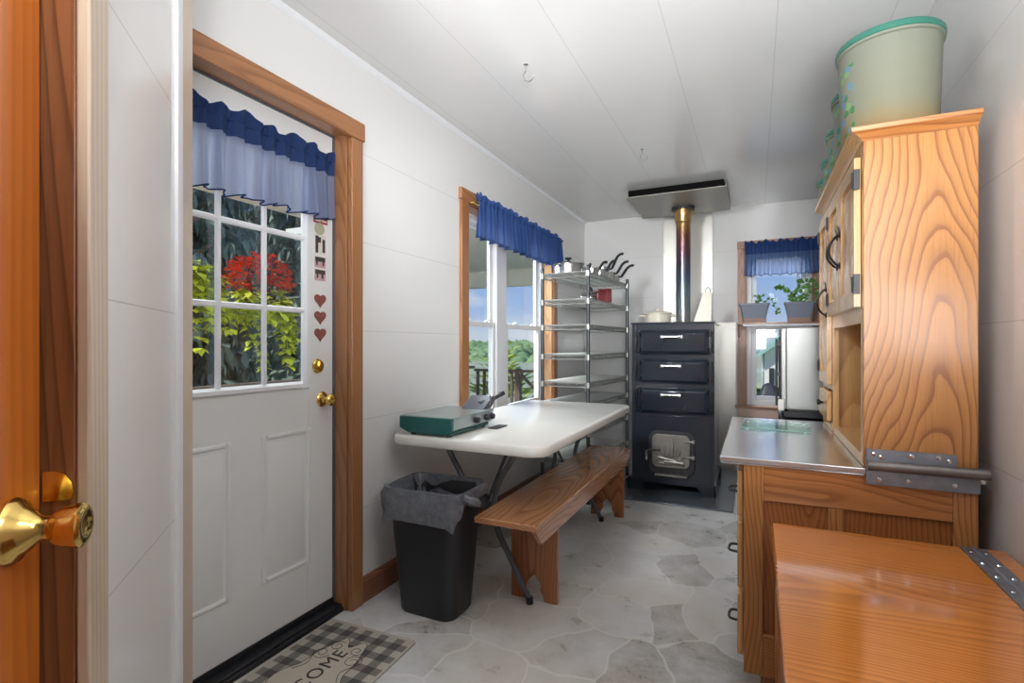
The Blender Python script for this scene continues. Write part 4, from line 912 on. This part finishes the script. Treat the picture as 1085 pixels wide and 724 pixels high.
# canisters on the cupboard
def canister(yc, r, h, lab, xc=.385):
    t = thing('canister', lab, 'canister', (xc, yc, ZTOP), 'green lidded canisters on the cupboard')
    z = ZTOP
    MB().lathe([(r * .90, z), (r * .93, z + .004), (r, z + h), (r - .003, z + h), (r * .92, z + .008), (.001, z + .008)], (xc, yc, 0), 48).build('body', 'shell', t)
    l = MB().lathe([(r + .004, z + h - .012), (r + .007, z + h - .01), (r + .007, z + h + .004), (r + .003, z + h + .010), (r * .93, z + h + .012), (r * .9, z + h + .007), (.001, z + h + .007)], (xc, yc, 0), 48).build('lid', 'lid', t)
    MB().lathe([(r + .001, z + h - .022), (r + .0055, z + h - .02), (r + .0055, z + h - .0125), (r + .001, z + h - .0125)], (xc, yc, 0), 48).build('rim', 'shell', t)
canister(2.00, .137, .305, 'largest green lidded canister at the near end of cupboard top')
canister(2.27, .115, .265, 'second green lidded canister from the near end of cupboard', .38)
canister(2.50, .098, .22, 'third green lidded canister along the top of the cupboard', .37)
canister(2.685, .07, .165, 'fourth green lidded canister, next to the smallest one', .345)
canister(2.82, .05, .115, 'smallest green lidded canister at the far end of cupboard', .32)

# ------------------------------------------------------------------ chest in the foreground
ch = thing('storage_chest', 'low glossy orange oak chest in the right foreground', 'chest', (.32, 1.24, 0))
hx0, hx1, hy0, hy1, hz = .043, .592, .62, 1.752, .62
m = MB(); m.box(hx0, .497, hy0, hy1, hz - .022, hz); m.build('lid', 'chest', ch, bevel=.006)
MB().box(.5405, hx1, hy0, hy1 + .01, hz - .022, hz).build('back_strip', 'chest', ch, bevel=.004)
m = MB(); m.box(.492, .517, hy0 + .01, hy1 - .004, hz + .0005, hz + .003); m.box(.523, .547, hy0 + .01, hy1 - .004, hz + .0005, hz + .003); m.cyl((.520, hy0 + .01, hz + .003), (.520, hy1 - .004, hz + .003), .0045, n=10); hg = m.build('hinge', 'galv', ch)
m = MB(); yy = hy0 + .05
while yy < hy1: m.lathe([(.004, 0), (.003, .0015), (.001, .002)], (.505, yy, hz + .003), 8); m.lathe([(.004, 0), (.003, .0015), (.001, .002)], (.535, yy, hz + .003), 8); yy += .08
m.build('screw', 'chrome', hg)
MB().box(hx0 + .022, hx1 - .002, hy0 + .02, hy1 - .022, .06, hz - .0225).build('box', 'cuppan', ch, bevel=.002)
m = MB()
for y in (hy0 + .016, hy1 - .066): m.box(hx0 + .012, hx0 + .022, y, y + .05, .03, hz - .024)
m.box(hx0 + .014, hx0 + .022, hy0 + .06, hy1 - .06, hz - .09, hz - .024); m.box(hx0 + .014, hx0 + .022, hy0 + .06, hy1 - .06, .03, .10); m.build('front_frame', 'cup', ch, bevel=.002)
MB().box(hx0 + .04, hx1 - .02, hy0 + .04, hy1 - .04, 0, .06).build('plinth', 'cuppan', ch)

# ------------------------------------------------------------------ ceiling hooks
def hook(x, y, s, lab, a):
    dx, dy = math.cos(a), math.sin(a); q = [(0, 0), (0, -.03), (-.010, -.045), (-.004, -.068), (.014, -.078), (.030, -.066), (.034, -.048)]
    m = MB(); m.tube(smoothpath([(x + dx * u * s, y + dy * u * s, ZC + v * s) for u, v in q], 5), .0032, 8); m.lathe([(.011, 0), (.011, -.003), (.004, -.006)], (x, y, ZC), 12)
    tag(m.build('ceiling_hook', 'inox', origin=(x, y, ZC)), lab, 'hook', 'hooks on the ceiling')
hook(-.936, 2.125, 1.0, 'metal ceiling hook nearer the exterior door', .3)
hook(-.663, 3.37, 1.0, 'metal ceiling hook nearer the stove', .3)

# ------------------------------------------------------------------ outdoors
struct(MB().box(-4.95, -1.77, -1.5, 8.7, -.26, -.2), 'porch_floor', 'deck', 'grey porch deck outside the left wall')
m = MB(); m.box(-4.42, -1.77, -1.5, 4.6, 2.52, 2.6); m.box(-5.3, -1.77, 4.6, 8.7, 2.52, 2.6); m.box(-5.3, -1.77, 8.45, 8.6, 2.22, 2.52); struct(m, 'porch_roof', 'soffit', 'pale porch ceiling above the left deck')
rl = thing('porch_railing', 'weathered wooden railing along the outer porch edge', 'railing', (-4.85, 3.5, -.2))
MB().box(-4.91, -4.79, -1.3, 8.5, .71, .75).build('top_rail', 'rail', rl, bevel=.004); MB().box(-4.87, -4.83, -1.3, 8.5, -.1, -.06).build('bottom_rail', 'rail', rl)
y = 1.2
while y < 8.4: MB().box(-4.87, -4.83, y - .02, y + .02, -.0605, .7105).build('baluster', 'rail', rl); y += .145
re_ = thing('porch_railing', 'wooden railing with crossed braces at the porch far end', 'railing', (-3.3, 8.45, -.2))
MB().box(-4.75, -1.8, 8.39, 8.51, .66, .70).build('top_rail', 'rail', re_, bevel=.004); MB().box(-4.75, -1.8, 8.43, 8.47, -.1, -.06).build('bottom_rail', 'rail', re_)
x = -4.7
while x < -3.9: MB().box(x - .025, x + .025, 8.43, 8.47, -.0605, .6605).build('baluster', 'rail', re_); x += .14
MB().box(-3.92, -3.82, 8.40, 8.50, -.2, .72).build('post', 'rail', re_); MB().box(-3.15, -3.05, 8.40, 8.50, -.2, .72).build('post', 'rail', re_)
m = MB(); m.tube([(-3.84, 8.45, -.05), (-3.12, 8.45, .64)], .03, 6); m.build('brace', 'rail', re_); m = MB(); m.tube([(-3.84, 8.46, .64), (-3.12, 8.46, -.05)], .03, 6); m.build('brace', 'rail', re_)
for i in range(7): MB().box(-3.0 + i * .17, -2.95 + i * .17, 8.43, 8.47, -.0605, .6605).build('baluster', 'rail', re_)

def basket(x, y, z, lab, red, seed, R_):
    rnd = random.Random(seed); t = thing('hanging_basket', lab, 'plant', (x, y, z), 'hanging baskets on the porch')
    m = MB(); m.lathe([(.07, z - .12), (.12, z - .06), (.15, z + .0), (.16, z + .01)], (x, y, 0), 20); m.build('basket', 'bark', t)
    m = MB()
    for a in (0, 120, 240): m.tube([(x + .15 * math.cos(R(a)), y + .15 * math.sin(R(a)), z), (x, y, z + .62)], .003, 5)
    m.tube([(x, y, z + .62), (x, y, 2.52)], .003, 5); m.build('hanger', 'blackm', t)
    lf, fl, pu, stm = MB(), MB(), MB(), MB()
    for i in range(330):
        a = rnd.uniform(0, 6.28); rr = R_ * rnd.uniform(.3, 1.0); zz = z + rnd.uniform(-.16, .10) - .10 * (rr / R_)
        p = (x + rr * math.cos(a), y + rr * math.sin(a), zz); lf.leaf(p, (math.cos(a), math.sin(a), rnd.uniform(-.9, .3)), (rnd.uniform(-.3, .3), rnd.uniform(-.3, .3), 1), rnd.uniform(.07, .12), rnd.uniform(.055, .09))
    for k in range(9):
        a = rnd.uniform(0, 6.28) if k > 4 else rnd.uniform(-.2, 1.6); L = rnd.uniform(.3, .75); q = [(x + .22 * math.cos(a), y + .22 * math.sin(a), z)]
        for i in range(1, 9): q.append((q[-1][0] + rnd.uniform(-.02, .03) * 1, q[-1][1] + rnd.uniform(-.015, .03), z - L * i / 8))
        stm.tube(q, .004, 5)
        for p in q[1:]:
            for s in range(5): b = rnd.uniform(0, 6.28); lf.leaf(p, (math.cos(b), math.sin(b), rnd.uniform(-.8, .1)), (0, 0, 1), rnd.uniform(.07, .11), rnd.uniform(.055, .085))
    if red:
        for i in range(420):
            a = rnd.uniform(0, 6.28); e = rnd.uniform(-.25, 1); rr = .30 * rnd.uniform(.75, 1.05); c = math.sqrt(max(0, 1 - e * e))
            p = Vector((x + rr * c * math.cos(a), y + rr * c * math.sin(a), z + .13 + rr * e * .95)); b = rnd.uniform(0, 6.28)
            for s in range(3): fl.leaf(p, (math.cos(b + s * 2.1), math.sin(b + s * 2.1), rnd.uniform(-.3, .7)), (0, 0, 1), .045, .035)
        fl.build('flowers', 'redfl', t, recalc=False)
    for i in range(26):
        a = rnd.uniform(0, 6.28); pu.leaf((x + .26 * math.cos(a), y + .2 * math.sin(a), z + rnd.uniform(.05, .35)), (math.cos(a), math.sin(a), rnd.uniform(-.2, .8)), (0, 0, 1), .09, .06)
    pu.build('purple_leaves', 'purple', t, recalc=False); lf.build('foliage', 'lime', t, recalc=False); stm.build('stem', 'stem', t)
basket(-4.35, 3.47, 1.63, 'hanging basket of red flowers and lime foliage outside the door', True, 2, .30)
basket(-4.35, 2.72, 1.80, 'lime leaved hanging basket at the left edge of the door glass', False, 3, .30)

def spruce(x, y, h, r, lab, seed, z0=-.92):
    rnd = random.Random(seed); t = thing('spruce_tree', lab, 'tree', (x, y, z0), 'spruces beyond the porch')
    MB().tube([(x, y, z0), (x, y, z0 + h * .98)], [.16, .02], 8).build('trunk', 'bark', t)
    m = MB(); n = 460
    for i in range(n):
        f = (i + .5) / n; zz = z0 + .3 + (h - .3) * f; L = r * (1 - f) ** .8 * rnd.uniform(.6, 1.1) + .12; a = i * 2.399 + rnd.uniform(-.3, .3); dx, dy = math.cos(a), math.sin(a)
        prev = None
        for s in range(6):
            q = s / 5; p = Vector((x + dx * L * q, y + dy * L * q, zz - L * .28 * q + L * .12 * q * q))
            if s:
                for k in range(4):
                    pp_ = prev.lerp(p, rnd.random()); b = rnd.uniform(0, 6.28)
                    m.leaf(pp_, (dx * .25 + .35 * math.cos(b), dy * .25 + .35 * math.sin(b), -1), (math.sin(b), math.cos(b), .3), rnd.uniform(.22, .45), rnd.uniform(.07, .13))
                m.leaf(prev, (dx, dy, -.2), (0, 0, 1), L * .24, .16)
            prev = p
    m.build('needles', 'spruce', t, recalc=False)
for a in ((-7.6, 4.9, 9.0, 1.25, 'nearest drooping spruce at the left of the door glass', 21), (-8.3, 7.8, 9.5, 1.25, 'drooping spruce right behind the red flower basket', 22), (-11.9, 9.9, 10.5, 2.1, 'spruce seen through the right column of door panes', 23), (-11.6, 6.4, 10.5, 1.5, 'farther spruce in the gap between two nearer ones', 24)): spruce(*a)

m = MB(); m.grid(lambda u, v: (-110 + 220 * u, -60 + 220 * v, -.92), 6, 6); struct(m, 'lawn', 'grass', 'green lawn around the house')
# distant wooded hill (left window) - one continuous mass of treetops
m = MB(); rnd = random.Random(5)
for i in range(3200):
    a = R(rnd.uniform(97, 150)); q = rnd.random() ** .7; dist = 58 + 85 * q; hgt = q * 2.3 + rnd.uniform(-.5, .6) - 1.7
    m.ball((dist * math.cos(a), dist * math.sin(a), hgt), rnd.uniform(.6, 1.5), 1, (1, 1, 1.1))
for v in m.b.verts: v.co += Vector((rnd.uniform(-.2, .2), rnd.uniform(-.2, .2), rnd.uniform(-.2, .2)))
o = m.build('woodland', 'forest', origin=(-30, 50, -.6), angle=180); tag(o, 'distant green wooded hillside beyond the porch railing', 'woods', None, 'stuff')
m = MB(); rnd = random.Random(8)
for i in range(260):
    a, b = rnd.uniform(0, 6.28), rnd.uniform(0, 1); p = Vector((-6.9 + 1.1 * math.cos(a) * b, 14.0 + 1.1 * math.sin(a) * b, -.5 + 1.6 * rnd.random() * (1.2 - b)))
    m.leaf(p, (math.cos(a), math.sin(a), .6), (0, 0, 1), .35, .25)
o = m.build('shrub', 'lime', origin=(-6.9, 14, -.6), recalc=False); tag(o, 'yellow green shrub beyond the porch end railing', 'shrub')

# white barn beyond the back window
bnb = thing('barn', 'white barn with pale green metal roof beyond back window', 'building', (3.2, 24, -.9))
MB().box(.32, 6.5, 20.8, 30.0, -.9, .9).build('walls', 'barnw', bnb)
MB().prism([(.32, .9), (6.5, .9), (3.4, 3.2)], 'y', 20.8, 30).build('gable', 'barnw', bnb)
MB().prism([(.05, .66), (.05, .80), (3.4, 3.42), (6.8, .80), (6.8, .66), (3.4, 3.22)], 'y', 20.4, 30.3).build('roof', 'barnr', bnb)
for x in (.46, .95): MB().box(x, x + .16, 20.74, 20.8, -.3, .3).build('window', 'irond', bnb)
sd = thing('shed', 'small grey shed left of the white barn outdoors', 'building', (-.2, 23, -.9))
MB().box(-.62, -.03, 22.5, 24.5, -.9, 1.0).build('walls', 'grey', sd); MB().prism([(-.7, .98), (.03, .98), (.03, 1.06), (-.33, 1.35), (-.7, 1.06)], 'y', 22.3, 24.7).build('roof', 'irond', sd)
rnd = random.Random(31)
for (x, y, r, lab) in ((-.02, 17.6, .55, 'small green shrub left of the covered grill outdoors'), (.62, 18.9, .5, 'small green shrub against the white barn wall')):
    m = MB()
    for i in range(160):
        a, e = rnd.uniform(0, 6.28), rnd.uniform(0, 1.4); m.leaf((x + r * .5 * math.cos(a) * math.cos(e), y + r * .5 * math.sin(a) * math.cos(e), -.85 + r * 1.1 * math.sin(e)), (math.cos(a), math.sin(a), .5), (0, 0, 1), .2, .15)
    tag(m.build('shrub', 'ivy', origin=(x, y, -.9), recalc=False), lab, 'shrub')
gx, gy = .36, 16.5
m = MB(); m.loft([[(gx + a, gy + b, -.9) for a, b in rrect(-.34, .34, -.3, .3, .1)], [(gx + a, gy + b, -.45) for a, b in rrect(-.30, .30, -.26, .26, .1)], [(gx + a, gy + b, -.02) for a, b in rrect(-.16, .16, -.14, .14, .1)], [(gx + a, gy + b, .05) for a, b in rrect(-.05, .05, -.05, .05, .04)]])
tag(m.build('covered_grill', 'irond', origin=(gx, gy, -.9)), 'dark covered grill standing outside below the back window', 'grill')

# ------------------------------------------------------------------ sky, lights, camera
wd = bpy.data.worlds.new('sky'); scene.world = wd; wd.use_nodes = True; nt = wd.node_tree; nt.nodes.clear()
tc = nt.nodes.new('ShaderNodeTexCoord'); sp = nt.nodes.new('ShaderNodeSeparateXYZ'); nt.links.new(tc.outputs['Generated'], sp.inputs[0])
rp = nt.nodes.new('ShaderNodeValToRGB'); e = rp.color_ramp.elements
while len(e) < 4: e.new(.5)
for k, (p, c) in enumerate(((.0, (206, 214, 226)), (.06, (168, 192, 230)), (.2, (124, 164, 226)), (1.0, (80, 128, 212)))): e[k].position = p; e[k].color = (*lin(c), 1)
nt.links.new(sp.outputs[2], rp.inputs[0])
mp = nt.nodes.new('ShaderNodeMapping'); mp.inputs['Scale'].default_value = (1, 1, 3.2); nt.links.new(tc.outputs['Generated'], mp.inputs[0])
nz = nt.nodes.new('ShaderNodeTexNoise'); nz.inputs['Scale'].default_value = 3.2; nz.inputs['Detail'].default_value = 5; nt.links.new(mp.outputs[0], nz.inputs['Vector'])
cr = nt.nodes.new('ShaderNodeValToRGB'); cr.color_ramp.elements[0].position = .55; cr.color_ramp.elements[1].position = .72; nt.links.new(nz.outputs['Fac'], cr.inputs[0])
mx_ = nt.nodes.new('ShaderNodeMix'); mx_.data_type = 'RGBA'; nt.links.new(cr.outputs[0], mx_.inputs[0]); nt.links.new(rp.outputs[0], mx_.inputs[6]); mx_.inputs[7].default_value = (.8, .82, .86, 1)
bg = nt.nodes.new('ShaderNodeBackground'); bg.inputs[1].default_value = 1.0; nt.links.new(mx_.outputs[2], bg.inputs[0])
ow = nt.nodes.new('ShaderNodeOutputWorld'); nt.links.new(bg.outputs[0], ow.inputs[0])

def light(name, typ, loc, aim, energy, size=(1, 1), color=(1, 1, 1)):
    l = bpy.data.lights.new(name, typ); l.energy = energy; l.color = color
    if typ == 'AREA': l.shape = 'RECTANGLE'; l.size, l.size_y = size
    if typ == 'SUN': l.angle = R(2)
    o = bpy.data.objects.new(name, l); COL.objects.link(o); o.location = loc
    o.rotation_euler = (Vector(aim) - Vector(loc)).to_track_quat('-Z', 'Y').to_euler(); return o
light('sun', 'SUN', (-6, -8, 9), (0, 0, 0), 4.2, color=(1, .96, .9))
light('entry_ceiling_fill', 'AREA', (.22, -.18, 1.3), (-.30, 1.75, 2.42), 32, (.5, .5), (.97, .985, 1)).data.spread = R(95)  # added fill behind the camera, aimed up to brighten the ceiling
light('entry_fill', 'AREA', (-1.08, 1.0, 2.25), (-.45, 4.8, .8), 10, (.35, .3), (.97, .985, 1)).data.spread = R(80)  # added fill out of view, brightens the far end of the room
light('right_wall_fill', 'AREA', (.58, .55, 1.7), (-1.1, 1.25, .25), 7.5, (.6, .9), (.98, .985, 1))  # added fill outside the frame, brightens the oak door and left side
light('left_window_fill', 'AREA', (-2.15, 3.45, 2.30), (-.9, 3.3, .2), 95, (.7, 1.5), (.88, .94, 1))  # added area lamp hidden above the window, boosts its daylight indoors
light('door_fill', 'AREA', (-2.2, 1.3, 2.35), (-1.0, 1.5, .2), 14, (.6, .7), (.92, .96, 1))  # added area lamp hidden under the porch roof, brightens the door area
light('back_window_fill', 'AREA', (.2, 5.8, 2.28), (-.3, 2.6, .2), 45, (.6, .5), (.9, .95, 1))  # added area lamp hidden outside, strengthens the light from the back window

cam = bpy.data.cameras.new('camera'); co = bpy.data.objects.new('camera', cam); COL.objects.link(co); scene.camera = co
cam.sensor_width = 36; cam.sensor_fit = 'HORIZONTAL'; cam.lens = 545 / 1085 * 36; cam.clip_start = .02; cam.clip_end = 400
cam.shift_y = 3 / 1085
co.location = (0, 0, 1.16); co.rotation_euler = (R(90), 0, R(25.29))

v = scene.view_settings
scene.display_settings.display_device = 'sRGB'; v.view_transform = 'Standard'; v.look = 'None'; v.gamma = 1; v.use_curve_mapping = False; v.exposure = 0.1
